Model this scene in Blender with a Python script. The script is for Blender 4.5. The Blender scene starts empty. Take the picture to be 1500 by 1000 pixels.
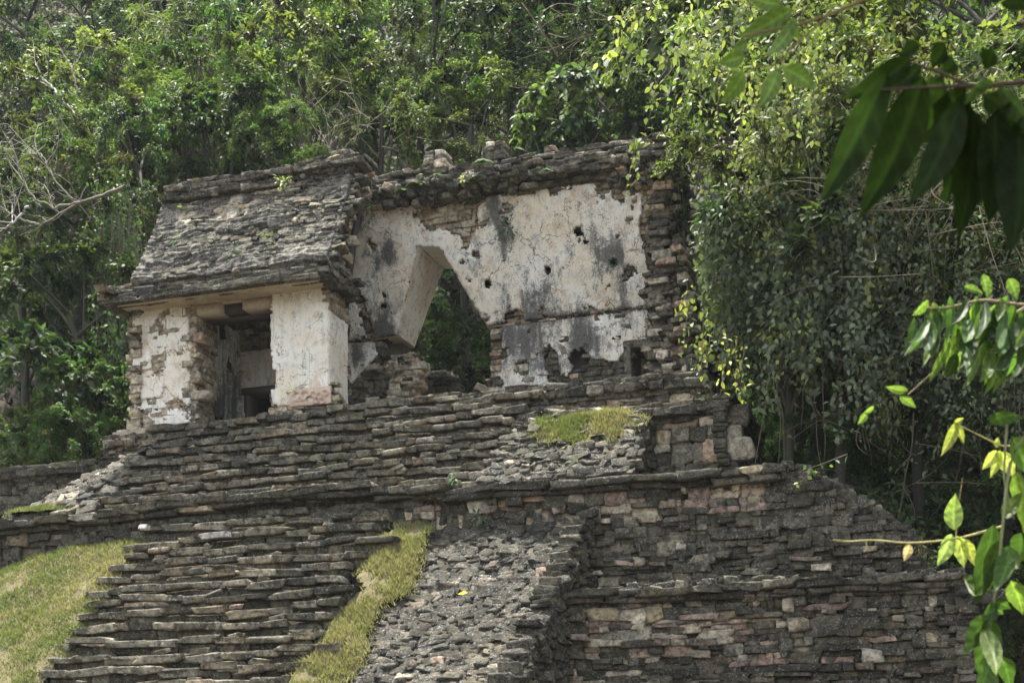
import bpy, math, random
from mathutils import Vector
import numpy as np
random.seed(7); rng = np.random.default_rng(7)
S = bpy.context.scene
COL = S.collection
R = math.radians
# ------------------------------------------------------------------ camera model (photo is 1500 x 1000)
FPX = 2250.0; HOR = 1200.0; YAW = math.atan(FPX/6400.0)
CY, SY = math.cos(YAW), math.sin(YAW)
def ray(u):
    d = u-750.0
    return (-SY*FPX+CY*d, CY*FPX+SY*d)
def at(u, v, Y):
    dx, dy = ray(u); t = Y/dy
    return np.array((dx*t, Y, (HOR-v)*t))
def atd(u, v, dist):
    dx, dy = ray(u); t = dist/FPX
    return np.array((dx*t, dy*t, (HOR-v)*t))
def proj(P):
    P = np.asarray(P, float); f = -SY*P[..., 0]+CY*P[..., 1]; r = CY*P[..., 0]+SY*P[..., 1]
    return 750+FPX*r/f, HOR-FPX*P[..., 2]/f
# ------------------------------------------------------------------ noise
def _h(i, j, k, s):
    n = (i*374761393+j*668265263+k*2147483647+s*1274126177) & 0xffffffff
    n = ((n ^ (n >> 13))*1274126177) & 0xffffffff
    n = (n ^ (n >> 16)) & 0xffffffff
    return n/4294967295.0
def noise(P, s=0):
    P = np.atleast_2d(np.asarray(P, float))
    I = np.floor(P).astype(np.int64); f = P-I; f = f*f*(3-2*f)
    r = 0
    for a in (0, 1):
        for b in (0, 1):
            for c in (0, 1):
                w = (f[:, 0] if a else 1-f[:, 0])*(f[:, 1] if b else 1-f[:, 1])*(f[:, 2] if c else 1-f[:, 2])
                r = r+w*_h(I[:, 0]+a, I[:, 1]+b, I[:, 2]+c, s)
    return r*2-1
def fbm(P, s=0, o=4):
    P = np.atleast_2d(np.asarray(P, float)); r = 0; a = 1; t = 0
    for k in range(o):
        r = r+a*noise(P*(2**k), s+k*17); t += a; a *= .5
    return r/t
def warp(P, a=1.0):
    P = np.asarray(P, float)
    q = P*np.array([.45, .6, .5])
    return P+a*np.stack([noise(q, 1)*.04, noise(q, 2)*.05, noise(q, 3)*.06+noise(q*3.1, 4)*.022], 1)
# ------------------------------------------------------------------ mesh / object helpers
BASE = {}
def mesh(name, V, faces, mat, cols=None, smooth=True, stain=None):
    me = bpy.data.meshes.new(name)
    V = np.asarray(V, np.float32)
    if isinstance(faces, np.ndarray):
        n, k = faces.shape
        me.vertices.add(len(V)); me.vertices.foreach_set('co', V.ravel())
        me.loops.add(n*k); me.loops.foreach_set('vertex_index', faces.astype(np.int32).ravel())
        me.polygons.add(n); me.polygons.foreach_set('loop_start', np.arange(0, n*k, k, dtype=np.int32))
        me.polygons.foreach_set('loop_total', np.full(n, k, np.int32))
        me.update(calc_edges=True)
    else:
        me.from_pydata([tuple(map(float, v)) for v in V], [], [tuple(f) for f in faces])
    if smooth: me.polygons.foreach_set('use_smooth', np.ones(len(me.polygons), bool))
    if cols is not None:
        a = me.color_attributes.new('col', 'FLOAT_COLOR', 'POINT')
        c = np.ones((len(V), 4), np.float32); c[:, :3] = cols; a.data.foreach_set('color', c.ravel())
    if stain is not None:
        a = me.attributes.new('stain', 'FLOAT', 'POINT'); a.data.foreach_set('value', np.asarray(stain, np.float32))
    me.materials.append(mat); me.update()
    return me
def obj(name, V, faces, mat, parent=None, cols=None, smooth=True, stain=None, label=None):
    V = np.asarray(V, float)
    b = BASE.get(parent.name, np.zeros(3)) if parent else V[:, :].mean(0)*np.array([1, 1, 0])+np.array([0, 0, V[:, 2].min()])
    me = mesh(name, V-b, faces, mat, cols, smooth, stain)
    o = bpy.data.objects.new(name, me); COL.objects.link(o)
    if parent: o.parent = parent
    else: o.location = b
    BASE[o.name] = b
    if label: o['label'] = label
    return o
def tag(o, label=None, cat=None, group=None, kind=None):
    if label: o['label'] = label
    if cat: o['category'] = cat
    if group: o['group'] = group
    if kind: o['kind'] = kind
    return o
def thing(name, loc, label, cat, group=None):
    o = bpy.data.objects.new(name, None); COL.objects.link(o); o.empty_display_size = .3
    o.location = tuple(map(float, loc)); BASE[o.name] = np.array(loc, float)
    return tag(o, label, cat, group)
class Acc:
    def __init__(s): s.V = []; s.F = []; s.C = []; s.n = 0
    def add(s, V, F, C=None):
        V = np.asarray(V, float); F = np.asarray(F)
        if len(V) == 0: return
        s.V.append(V); s.F.append(F+s.n); s.n += len(V)
        s.C.append(np.broadcast_to(np.array((.2, .2, .2) if C is None else C, float), (len(V), 3)))
    def obj(s, name, mat, parent=None, **k):
        return obj(name, np.concatenate(s.V), np.concatenate(s.F), mat, parent, cols=np.concatenate(s.C), **k)
def box(x0, x1, y0, y1, z0, z1):
    V = np.array([(x, y, z) for z in (z0, z1) for y in (y0, y1) for x in (x0, x1)], float)
    F = np.array([(0, 2, 3, 1), (4, 5, 7, 6), (0, 1, 5, 4), (2, 6, 7, 3), (0, 4, 6, 2), (1, 3, 7, 5)])
    return V, F
def prism(poly, fa, fb):
    """poly: 2-D outline; fa, fb map it to the two end caps"""
    n = len(poly); V = np.array([fa(*p) for p in poly]+[fb(*p) for p in poly], float)
    F = [tuple(range(n)), tuple(range(2*n-1, n-1, -1))]+[(i, n+i, n+(i+1) % n, (i+1) % n) for i in range(n)]
    return V, F
def tube(P, rad, sides=6):
    P = np.asarray(P, float); n = len(P); rad = np.broadcast_to(np.asarray(rad, float), (n,))
    T = np.gradient(P, axis=0); T /= np.linalg.norm(T, axis=1)[:, None]+1e-9
    up = np.where(np.abs(T[:, 2:3]) > .9, np.array([[1., 0, 0]]), np.array([[0, 0, 1.]]))
    A = np.cross(T, up); A /= np.linalg.norm(A, axis=1)[:, None]+1e-9; B = np.cross(T, A)
    an = np.arange(sides)*2*np.pi/sides
    V = (P[:, None]+rad[:, None, None]*(np.cos(an)[None, :, None]*A[:, None]+np.sin(an)[None, :, None]*B[:, None])).reshape(-1, 3)
    i = np.arange(n-1)[:, None]*sides; j = np.arange(sides)[None]; k = (j+1) % sides
    F = np.stack([i+j, i+k, i+sides+k, i+sides+j], -1).reshape(-1, 4)
    return V, F
def inpoly(x, y, poly):
    x = np.asarray(x); y = np.asarray(y); r = np.zeros(x.shape, bool); n = len(poly)
    for i in range(n):
        x1, y1 = poly[i]; x2, y2 = poly[(i+1) % n]
        c = ((y1 > y) != (y2 > y)) & (x < (x2-x1)*(y-y1)/((y2-y1) if y2 != y1 else 1e-9)+x1)
        r ^= c
    return r
# ------------------------------------------------------------------ stones
def _templates(n=10, seg=3, rr=(.22, .42)):
    idx = {}; V = []; F = []
    g = lambda *p: idx.setdefault(p, len(idx))
    def face(ax, sgn):
        for i in range(seg):
            for j in range(seg):
                q = []
                for a, b in ((i, j), (i+1, j), (i+1, j+1), (i, j+1)):
                    p = [0, 0, 0]; p[ax] = seg if sgn > 0 else 0; o = [k for k in range(3) if k != ax]
                    p[o[0]] = a; p[o[1]] = b; q.append(g(*p))
                flip = (sgn > 0) ^ (ax == 1)
                F.append(q if flip else q[::-1])
    for ax in range(3):
        for s_ in (-1, 1): face(ax, s_)
    P = np.array([k for k, _ in sorted(idx.items(), key=lambda t: t[1])], float)/seg*2-1
    P = np.where(np.abs(P) < .9, P*1.9, P)   # move inner loops outward: tighter bevels
    T = []
    for k in range(n):
        nn = np.linalg.norm(P, axis=1)[:, None]
        r = random.uniform(*rr)
        Q = P*(1-r)+P/nn*r*1.25
        Q = Q+rng.normal(0, .075, Q.shape)
        Q[:, 0] += random.uniform(-.18, .18)*Q[:, 2]; Q[:, 2] *= 1+random.uniform(-.22, .22)*Q[:, 0]
        T.append(Q)
    return np.array(T), np.array(F)
TS, TF = _templates(14); TSL, _ = _templates(12, rr=(.08, .2))
def stones(C, H, A, cols, jit=.05, rot=.05):
    """C centres, H half sizes, A axes(n,3,3), cols(n,3)"""
    n = len(C)
    if n == 0: return np.zeros((0, 3)), np.zeros((0, 4), int), np.zeros((0, 3))
    A = np.array(np.broadcast_to(A, (n, 3, 3)), float)
    w = rng.normal(0, rot, (n, 3))
    A = A+np.cross(w[:, None, :], A)
    T = np.where((H[:, 0] > 1.9*H[:, 2])[:, None, None], TSL[rng.integers(0, len(TSL), n)], TS[rng.integers(0, len(TS), n)])
    T = T+rng.normal(0, jit, T.shape)
    L = T*H[:, None, :]
    V = C[:, None, :]+np.einsum('nki,nij->nkj', L, A)
    F = (TF[None]+(np.arange(n)*T.shape[1])[:, None, None]).reshape(-1, 4)
    cc = np.repeat(cols[:, None, :], T.shape[1], 1)*(1+rng.normal(0, .06, (n, T.shape[1], 1)))
    return V.reshape(-1, 3), F, np.clip(cc, 0, 1).reshape(-1, 3)
DARK = np.array([(.078, .076, .064), (.100, .097, .082), (.128, .124, .104), (.062, .060, .052), (.145, .138, .116), (.100, .092, .070), (.112, .110, .095)])
PALE = np.array([(.42, .34, .22), (.50, .44, .33), (.36, .30, .22), (.40, .29, .21), (.45, .39, .30), (.33, .30, .24), (.43, .36, .27)])
PINK = np.array([(.29, .205, .165), (.35, .26, .205), (.26, .20, .16)])
MID = np.array([(.175, .165, .137), (.21, .20, .17), (.155, .147, .124), (.235, .22, .18), (.14, .132, .11), (.20, .17, .13)])
def pick(C, pale=0., mid=.15, seed=5, light=1.0):
    n = len(C)
    p = pale(C) if callable(pale) else np.full(n, float(pale))
    m = mid(C) if callable(mid) else np.full(n, float(mid))
    z = noise(C*np.array([.8, .8, 1.6]), seed)*.5+.5
    r = rng.random(n)
    out = DARK[rng.integers(0, len(DARK), n)].copy()
    isM = r < m*(.4+1.2*z)
    out[isM] = MID[rng.integers(0, len(MID), isM.sum())]
    isP = rng.random(n) < p
    out[isP] = PALE[rng.integers(0, len(PALE), isP.sum())]
    isK = isP & (rng.random(n) < .38) & (C[:, 2] < 7.0)
    out[isK] = PINK[rng.integers(0, len(PINK), isK.sum())]
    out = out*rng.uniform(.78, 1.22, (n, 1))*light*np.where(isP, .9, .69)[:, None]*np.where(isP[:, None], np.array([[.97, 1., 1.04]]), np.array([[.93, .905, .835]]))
    return out
def layout(L, Ht, h=(.14, .26), w=(.2, .55), split=.45, fill=1.):
    out = []; t = 0
    while t < Ht:
        hh = random.uniform(*h); hh = min(hh, max(Ht-t, .06)); s = random.uniform(-.25, 0)
        while s < L:
            ww = random.uniform(*w)*(.6 if random.random() < .25 else 1)
            if random.random() < split and hh > .15:
                k = random.uniform(.35, .65)
                out.append((s+ww/2, t+hh*k/2, ww, hh*k)); 
                if random.random() < .5:
                    a = random.uniform(.35, .65)
                    out.append((s+ww*a/2, t+hh*(1+k)/2, ww*a, hh*(1-k))); out.append((s+ww*(1+a)/2, t+hh*(1+k)/2, ww*(1-a), hh*(1-k)))
                else: out.append((s+ww/2, t+hh*(1+k)/2, ww, hh*(1-k)))
            else: out.append((s+ww/2, t+hh/2, ww, hh))
            s += ww
        t += hh
    o = np.array(out)
    return o if fill >= 1 else o[rng.random(len(o)) < fill]
def wall(acc, O, U, L, Ht, N=(0, -1, 0), V=(0, 0, 1), h=(.14, .26), w=(.2, .55), d=.3, inside=None, pale=0., mid=.15, split=.45,
         proud=.03, tilt=0., gap=.012, wa=1.0, light=1., out=.035, surf=None, rot=.035):
    U = np.array(U, float); U /= np.linalg.norm(U); N = np.array(N, float); V = np.array(V, float); O = np.array(O, float)
    q = layout(L, Ht, h, w, split)
    if inside is not None: q = q[inside(q[:, 0], q[:, 1])]
    if len(q) == 0: return
    C = O+q[:, :1]*U+(q[:, 1:2]+tilt*q[:, :1])*V
    if surf is not None: C = C+N*surf(C)[:, None]
    big = rng.random(len(q)) < .1
    C = C+N*(rng.normal(0, out, (len(q), 1))+proud-d/2)+N*(big[:, None]*.05)
    if wa: C = warp(C, wa)
    H = np.stack([q[:, 2]/2-gap/2+.004, np.full(len(q), d/2), q[:, 3]/2-gap/2+.006], 1)*np.array([1.04, 1, 1.06])
    cols = pick(C, pale, mid, light=light)
    acc.add(*stones(C, H, np.array([U, N, V]), cols, rot=rot))
def rubble(acc, P00, P10, P01, P11, step=.24, size=(.14, .34), pale=0., mid=.2, normal=(0, -.68, .73), inside=None, light=1., wide=1.0, thick=(.08, .15)):
    """stones strewn on the bilinear patch"""
    P00, P10, P01, P11 = (np.array(p, float) for p in (P00, P10, P01, P11))
    L = max(np.linalg.norm(P10-P00), np.linalg.norm(P11-P01)); Ht = np.linalg.norm(P01-P00)
    nu, nv = int(L/step), int(Ht/(step*.62))
    a, b = np.meshgrid((np.arange(nu)+.5)/nu, (np.arange(nv)+.5)/nv); a = a+rng.normal(0, .3/nu, a.shape); b = b+rng.normal(0, .18/nv, b.shape)
    a[1::2] += .5/nu; a = a.ravel(); b = b.ravel(); keep = (a > 0) & (a < 1); a = a[keep]; b = b[keep]
    if inside is not None: k = inside(a, b); a = a[k]; b = b[k]
    a = a[:, None]; b = b[:, None]
    C = P00*(1-a)*(1-b)+P10*a*(1-b)+P01*(1-a)*b+P11*a*b
    n = len(C); N = np.array(normal, float); N /= np.linalg.norm(N)
    C = C+N*(fbm(C*np.array([.6, .6, .6]), 31, 3)[:, None]*.16+rng.normal(0, .02, (n, 1)))
    ang = rng.normal(0, .35, n); U = np.stack([np.cos(ang), np.sin(ang)*.6, np.sin(ang)*.35], 1); U /= np.linalg.norm(U, axis=1)[:, None]
    NN = N+rng.normal(0, .14, (n, 3)); NN -= (NN*U).sum(1)[:, None]*U; NN /= np.linalg.norm(NN, axis=1)[:, None]
    D = np.cross(NN, U)
    A = np.stack([U, -D, NN], 1)
    H = np.stack([rng.uniform(*size, n)*.62*wide, rng.uniform(size[0], size[1]*.8, n)*.55, rng.uniform(*thick, n)], 1)
    acc.add(*stones(C, H, A, pick(C, pale, mid, light=light), rot=.1))
def course(acc, x0, x1, Y, z, h=.14, w=(.3, .8), d=.5, fwd=0., pale=0., mid=.25, tiltz=0., sag=.03, U=(1, 0, 0), N=(0, -1, 0), out=.03, seed=0, light=1., miss=0., wa=1.):
    """a single row of slabs; z is its TOP; O=(x0,Y,z) running along U for x1-x0"""
    U = np.array(U, float); N = np.array(N, float); L = x1-x0; s = 0; q = []
    while s < L:
        ww = random.uniform(*w); ww = min(ww, max(L-s, .12)); 
        if random.random() >= miss: q.append((s+ww/2, ww))
        s += ww
    q = np.array(q); n = len(q)
    O = np.array([x0, Y, z], float) if U[0] else np.array([Y, x0, z], float)
    C = O+q[:, :1]*U
    hh = h*rng.uniform(.85, 1.15, n)
    C[:, 2] += -h/2+tiltz*q[:, 0]+rng.normal(0, sag*.22, n)+noise(np.stack([q[:, 0]*.9, np.full(n, seed*3.7), np.zeros(n)], 1), 9)*sag
    C = C+N*(fwd-d/2+rng.normal(0, out, (n, 1)))
    if wa: C = warp(C, wa)
    H = np.stack([q[:, 1]/2+.004, np.full(n, d/2), hh/2], 1)
    acc.add(*stones(C, H, np.array([U, N, (0, 0, 1)]), pick(C, pale, mid, light=light), rot=.03))
# ------------------------------------------------------------------ materials
class NT:
    def __init__(s, name):
        s.m = bpy.data.materials.new(name); s.m.use_nodes = True; s.t = s.m.node_tree; s.t.nodes.clear()
        s.out = s.t.nodes.new('ShaderNodeOutputMaterial')
    def n(s, ty, **k):
        x = s.t.nodes.new('ShaderNode'+ty)
        for a, b in k.items():
            if a.startswith('i_'):
                key = a[2:]; key = int(key) if key.isdigit() else key.replace('_', ' ')
                s.put(x.inputs[key], b)
            else: setattr(x, a, b)
        return x
    def put(s, inp, v):
        if isinstance(v, bpy.types.NodeSocket): s.t.links.new(v, inp)
        elif isinstance(v, bpy.types.Node): s.t.links.new(v.outputs[0], inp)
        else: inp.default_value = v
    def math(s, op, a, b=0., clamp=False):
        x = s.n('Math', operation=op, use_clamp=clamp); s.put(x.inputs[0], a); s.put(x.inputs[1], b); return x.outputs[0]
    def mix(s, f, a, b, mode='MIX'):
        x = s.n('MixRGB', blend_type=mode); s.put(x.inputs[0], f)
        for i, c in ((1, a), (2, b)): s.put(x.inputs[i], c if not isinstance(c, tuple) else (*c, 1))
        return x.outputs[0]
    def noise(s, vec, scale, detail=4., rough=.6, dist=0.):
        x = s.n('TexNoise'); s.put(x.inputs['Vector'], vec); x.inputs['Scale'].default_value = scale
        x.inputs['Detail'].default_value = detail; x.inputs['Roughness'].default_value = rough; x.inputs['Distortion'].default_value = dist
        return x.outputs['Fac']
    def ramp(s, f, a, b):
        x = s.n('MapRange'); x.interpolation_type = 'SMOOTHSTEP'; s.put(x.inputs[0], f); x.inputs[1].default_value = a; x.inputs[2].default_value = b
        return x.outputs[0]
    def scale(s, vec, x, y, z):
        m = s.n('Mapping'); s.put(m.inputs[0], vec); m.inputs['Scale'].default_value = (x, y, z); return m.outputs[0]
    def done(s, col, rough=.9, bump=None, bd=.02, spec=.3, bs=1.):
        p = s.n('BsdfPrincipled'); s.put(p.inputs['Base Color'], col if not isinstance(col, tuple) else (*col, 1)); s.put(p.inputs['Roughness'], rough)
        p.inputs['Specular IOR Level'].default_value = spec
        if bump is not None:
            b = s.n('Bump'); s.put(b.inputs['Height'], bump); b.inputs['Distance'].default_value = bd; b.inputs['Strength'].default_value = bs
            s.put(p.inputs['Normal'], b.outputs[0])
        s.t.links.new(p.outputs[0], s.out.inputs[0]); return s.m
def m_stone():
    t = NT('weathered_limestone'); pos = t.n('NewGeometry').outputs['Position']
    c = t.n('Attribute', attribute_name='col').outputs['Color']
    n1 = t.noise(pos, 1.1, 5, .65); n2 = t.noise(pos, 9, 6, .7); n3 = t.noise(pos, 24, 5, .8); n4 = t.noise(t.scale(pos, 1, 1, 1), 3.2, 6, .7)
    a = t.mix(1., c, t.mix(t.ramp(n1, .3, .7), (.72, .70, .68), (1.28, 1.26, 1.2)), 'MULTIPLY')
    a = t.mix(1., a, t.mix(t.ramp(n2, .32, .68), (.45, .44, .42), (1.55, 1.55, 1.55)), 'MULTIPLY')
    a = t.mix(t.math('MULTIPLY', t.ramp(n3, .53, .60), t.ramp(n4, .44, .58)), a, (.34, .335, .295))      # pale lichen
    lum = t.n('RGBToBW'); t.put(lum.inputs[0], c); cr = t.math('SUBTRACT', .8, t.math('MULTIPLY', t.ramp(lum.outputs[0], .15, .32), .55))
    a = t.mix(t.math('MULTIPLY', t.ramp(n4, .52, .60), cr), a, (.030, .029, .024))
    a = t.mix(t.math('MULTIPLY', t.ramp(t.noise(pos, .7, 5, .7), .56, .68), .35), a, (.075, .085, .035))                      # black crust
    h = t.math('ADD', t.math('MULTIPLY', n2, .8), t.math('MULTIPLY', n3, .35))
    return t.done(a, .93, h, .06, .25)
def m_plaster():
    t = NT('stained_stucco'); pos = t.n('NewGeometry').outputs['Position']
    st = t.n('Attribute', attribute_name='stain').outputs['Fac']
    n1 = t.noise(pos, .9, 5, .6); n2 = t.noise(pos, 6, 6, .7); n3 = t.noise(pos, 28, 5, .75)
    sv = t.noise(t.scale(pos, 1, 1, .16), 3.2, 7, .68, .3); sf = t.noise(t.scale(pos, 1, 1, .10), 9, 5, .7)
    a = t.mix(t.ramp(n1, .35, .65), (.74, .67, .54), (.80, .78, .71))
    a = t.mix(t.math('MULTIPLY', t.ramp(n2, .5, .68), .65), a, (.48, .46, .43))
    a = t.mix(t.math('MULTIPLY', t.ramp(t.noise(pos, 1.9, 5, .7), .52, .66), .55), a, (.50, .34, .20))
    a = t.mix(t.math('MULTIPLY', t.ramp(sf, .52, .66), .5), a, (.36, .41, .44))
    k = t.math('ADD', t.math('MULTIPLY', sv, .46), t.math('MULTIPLY', n2, .22)); k = t.math('ADD', k, t.math('MULTIPLY', n3, .32)); k = t.math('ADD', k, st)
    a = t.mix(t.math('MULTIPLY', t.ramp(k, .53, .62), .6), a, (.20, .21, .21))
    a = t.mix(t.math('MULTIPLY', t.ramp(k, .575, .67), .88), a, t.mix(t.ramp(n3, .4, .6), (.03, .029, .027), (.13, .128, .12)))
    vo = t.n('TexVoronoi', feature='DISTANCE_TO_EDGE'); t.put(vo.inputs['Vector'], t.mix(.25, pos, t.n('TexNoise', i_Vector=pos).outputs['Color'])); vo.inputs['Scale'].default_value = 1.6
    crk = t.math('MULTIPLY', t.math('SUBTRACT', 1., t.ramp(vo.outputs[0], .0, .018)), t.ramp(t.noise(pos, 1.3, 3, .6), .48, .58))
    a = t.mix(t.math('MULTIPLY', crk, .8), a, (.06, .05, .04))
    sp = t.math('ADD', t.math('MULTIPLY', n3, .6), t.math('MULTIPLY', t.noise(pos, 4, 4, .6), .4))
    a = t.mix(t.math('MULTIPLY', t.ramp(sp, .55, .61), .8), a, (.13, .09, .055))
    return t.done(a, .9, t.math('ADD', t.math('MULTIPLY', n2, .8), t.math('MULTIPLY', n3, .5)), .045, .25)
def m_plain(name, c1, c2, sc=3., bd=.03, rough=.95):
    t = NT(name); pos = t.n('NewGeometry').outputs['Position']
    n = t.noise(pos, sc, 6, .7); n2 = t.noise(pos, sc*7, 4, .7)
    a = t.mix(t.ramp(n, .35, .65), c1, c2); a = t.mix(1., a, t.mix(n2, (.5, .5, .5), (1.5, 1.5, 1.5)), 'MULTIPLY')
    return t.done(a, rough, t.math('ADD', n, n2), bd)
def m_leaf(name, rough=.45, tr=.35, spec=.4, veins=False):
    t = NT(name); c = t.n('Attribute', attribute_name='col').outputs['Color']
    oc = t.n('ObjectInfo').outputs['Color']; c = t.mix(1., c, oc, 'MULTIPLY'); hv = t.n('HueSaturation'); hv.inputs['Saturation'].default_value = .78; hv.inputs['Value'].default_value = .76; t.put(hv.inputs['Color'], c); c = hv.outputs[0]
    if veins:
        pos = t.n('NewGeometry').outputs['Position']; n = t.noise(pos, 60, 4, .6); c = t.mix(t.math('MULTIPLY', t.ramp(n, .4, .7), .35), c, (.02, .03, .01))
    p = t.n('BsdfPrincipled'); t.put(p.inputs['Base Color'], c); p.inputs['Roughness'].default_value = rough; p.inputs['Specular IOR Level'].default_value = spec
    tl = t.n('BsdfTranslucent'); t.put(tl.inputs[0], t.mix(1., c, (1.35, 1.6, .6), 'MULTIPLY'))
    mx = t.n('MixShader', i_0=tr); t.put(mx.inputs[1], p.outputs[0]); t.put(mx.inputs[2], tl.outputs[0]); t.t.links.new(mx.outputs[0], t.out.inputs[0]); return t.m
def m_attr(name, rough=.9):
    t = NT(name); pos = t.n('NewGeometry').outputs['Position']; c = t.n('Attribute', attribute_name='col').outputs['Color']
    n = t.noise(pos, 14, 5, .7); a = t.mix(1., c, t.mix(n, (.5, .5, .5), (1.5, 1.5, 1.5)), 'MULTIPLY'); return t.done(a, rough, n, .02)
M_ST = m_stone(); M_PL = m_plaster(); M_CORE = m_plain('mortar_and_earth', (.06, .052, .042), (.11, .095, .075))
M_SOIL = m_plain('forest_soil', (.035, .028, .018), (.07, .055, .035), 1.5)
M_LEAF = m_leaf('jungle_leaf', .6, .3, .13); M_NEAR = m_leaf('glossy_leaf', .5, .42, .14, True); M_NEARD = m_leaf('dark_leaf', .6, .5, .08, True); M_BARK = m_attr('bark'); M_GRASS = m_leaf('grass_blade', .7, .25, .15)
M_TURF = m_plain('turf', (.095, .088, .035), (.15, .12, .06), 5., .03); M_SOFFIT = m_plain('soffit_slab', (.40, .32, .21), (.52, .44, .32), 2.2, .02)
M_DARK = m_plain('dark_stone', (.03, .028, .026), (.06, .055, .05), 2.)  # near-black stone colour for the inner vault face
# ------------------------------------------------------------------ key levels
F = 34.6; M = 38.0; ZF = 10.2; ZS = 13.0; LEAN = .32
YT = dict(t4=29.8, t3=31.4, t2=33.5, t1=34.2)
def ysurf(z):
    z = np.asarray(z, float); return M-np.clip(z-ZS, 0, None)*LEAN-np.where(z > ZS, .06, 0)
def onwall(u, v):
    Y = M
    for _ in range(6): p = at(u, v, Y); Y = float(ysurf(p[2]))
    return p
def XZ(px): return [(onwall(u, v)[0], onwall(u, v)[2]) for u, v in px]
# ------------------------------------------------------------------ sheet of plaster / turf over a surface function
def sheet(name, x0, x1, z0, z1, cell, keep, pos, mat, parent, thick=.05, stain=None, nrm=(0, -1, 0), relief=None, lab=None, cols=None):
    nx, nz = int((x1-x0)/cell)+1, int((z1-z0)/cell)+1
    X, Z = np.meshgrid(x0+np.arange(nx+1)*cell, z0+np.arange(nz+1)*cell)
    J = np.stack([X.ravel(), Z.ravel(), np.zeros(X.size)], 1)
    X = X+(noise(J/cell*.9, 3)*.42*cell).reshape(X.shape); Z = Z+(noise(J/cell*.9, 4)*.42*cell).reshape(Z.shape)
    xc = (X[:-1, :-1]+X[1:, 1:])/2; zc = (Z[:-1, :-1]+Z[1:, 1:])/2
    K = keep(xc.ravel(), zc.ravel()).reshape(xc.shape)
    P = pos(X.ravel(), Z.ravel()); n = np.array(nrm, float)
    h = fbm(P*1.7, 12, 4)*.04
    if relief is not None: h = h+relief(X.ravel(), Z.ravel())
    top = P+n*(thick+h[:, None]); bot = P-n*.02
    g = np.arange((nx+1)*(nz+1)).reshape(nz+1, nx+1); o = len(top)
    a, b, c, d = g[:-1, :-1][K], g[:-1, 1:][K], g[1:, 1:][K], g[1:, :-1][K]
    F_ = [np.stack([a, b, c, d], 1)]
    Kp = np.pad(K, 1)
    for (dz, dx, p, q) in ((-1, 0, g[:-1, :-1], g[:-1, 1:]), (1, 0, g[1:, 1:], g[1:, :-1]), (0, -1, g[1:, :-1], g[:-1, :-1]), (0, 1, g[:-1, 1:], g[1:, 1:])):
        nb = Kp[1+dz:1+dz+K.shape[0], 1+dx:1+dx+K.shape[1]]; e = K & ~nb
        F_.append(np.stack([q[e], p[e], p[e]+o, q[e]+o], 1))
    Fa = np.concatenate(F_); V = np.concatenate([top, bot]); used, inv = np.unique(Fa, return_inverse=True)
    st = None
    if stain is not None: s = stain(X.ravel(), Z.ravel()); st = np.concatenate([s, s])[used]
    cc = None
    if cols is not None: cc = cols(V[used])
    return obj(name, V[used], inv.reshape(Fa.shape), mat, parent, stain=st, cols=cc, smooth=False, label=lab)
# ================================================================== TEMPLE
T = thing('temple', at(480, 620, 36), 'ruined white stucco temple with mansard roof and pointed vault opening atop the stepped base', 'temple')
T.location = (-16, 36, ZF); BASE[T.name] = np.array((-16, 36, ZF))
acc = Acc()
# --- left end wall + left pier
XP0 = at(197, 600, F)[0]; XP1 = at(282, 600, F)[0]; ZL = 13.0
a = Acc(); a.add(*box(XP0+.12, XP1-.1, F+.15, F+.95, ZF-.5, 13.32), (.07, .06, .05))
wall(a, (XP0, F, ZF-.1), (1, 0, 0), XP1-XP0, 3.42, h=(.1, .24), w=(.16, .5), d=.34, pale=.98, mid=.95, wa=.2, out=.008, gap=-.004, rot=.02)
wall(a, (XP1, F+.1, ZF-.1), (0, 1, 0), .95, 3.1, N=(1, 0, 0), h=(.12, .26), w=(.2, .45), d=.3, pale=.85, mid=.9, wa=.3, out=.015)
wall(a, (XP0, F+1.2, ZF-.1), (0, -1, 0), 1.1, 3.4, N=(-1, 0, 0), h=(.12, .26), w=(.2, .45), d=.3, pale=.97, mid=.8, wa=.2, out=.01)
pierL = a.obj('pier', M_ST, T, label='left pier with bare pale masonry')
def stn(spots, base=0.):
    def f(x, z):
        s = np.full(len(x), base)
        for (sx, sz, rx, rz, am) in spots: s = s+.72*am*np.exp(-((x-sx)/rx)**2-((z-sz)/rz)**2)
        return s
    return f
pl = [at(*p, F)[[0, 2]] for p in ((243, 462), (277, 466), (279, 596), (262, 585), (252, 575), (236, 560), (246, 540), (247, 500))]
sheet('plaster_coat', XP0, XP1, ZF, 13.1, .05, lambda x, z: inpoly(x+.05*noise(np.stack([x*5, z*5, x*0], 1), 6), z, pl),
      lambda x, z: np.stack([x, np.full_like(x, F), z], 1), M_PL, pierL, .07, stn([], -.06))
pl2 = [at(*p, F)[[0, 2]] for p in ((198, 556), (232, 550), (243, 565), (238, 582), (198, 588))]
sheet('plaster_patch', XP0-.03, XP1, ZF, 13.1, .05, lambda x, z: inpoly(x+.04*noise(np.stack([x*5, z*5, x*0], 1), 6), z, pl2) | (inpoly(x, z, [at(*p, F)[[0, 2]] for p in ((203, 608), (262, 600), (280, 605), (280, 630), (203, 632))]) & (noise(np.stack([x*3, z*3, x*0], 1), 8) > -.3)),
      lambda x, z: np.stack([x, np.full_like(x, F), z], 1), M_PL, pierL, .08, stn([], -.1))
sheet('worn_render', XP0-.02, XP1-.1, ZF+.1, 13.3, .035, lambda x, z: (fbm(np.stack([x*2.2, z*2.6, x*0], 1), 140, 5) < .10) & ~inpoly(x, z, pl) & ~inpoly(x, z, pl2), lambda x, z: np.stack([x, np.full_like(x, F), z], 1), M_PL, pierL, .045, stn([], -.05))
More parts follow.
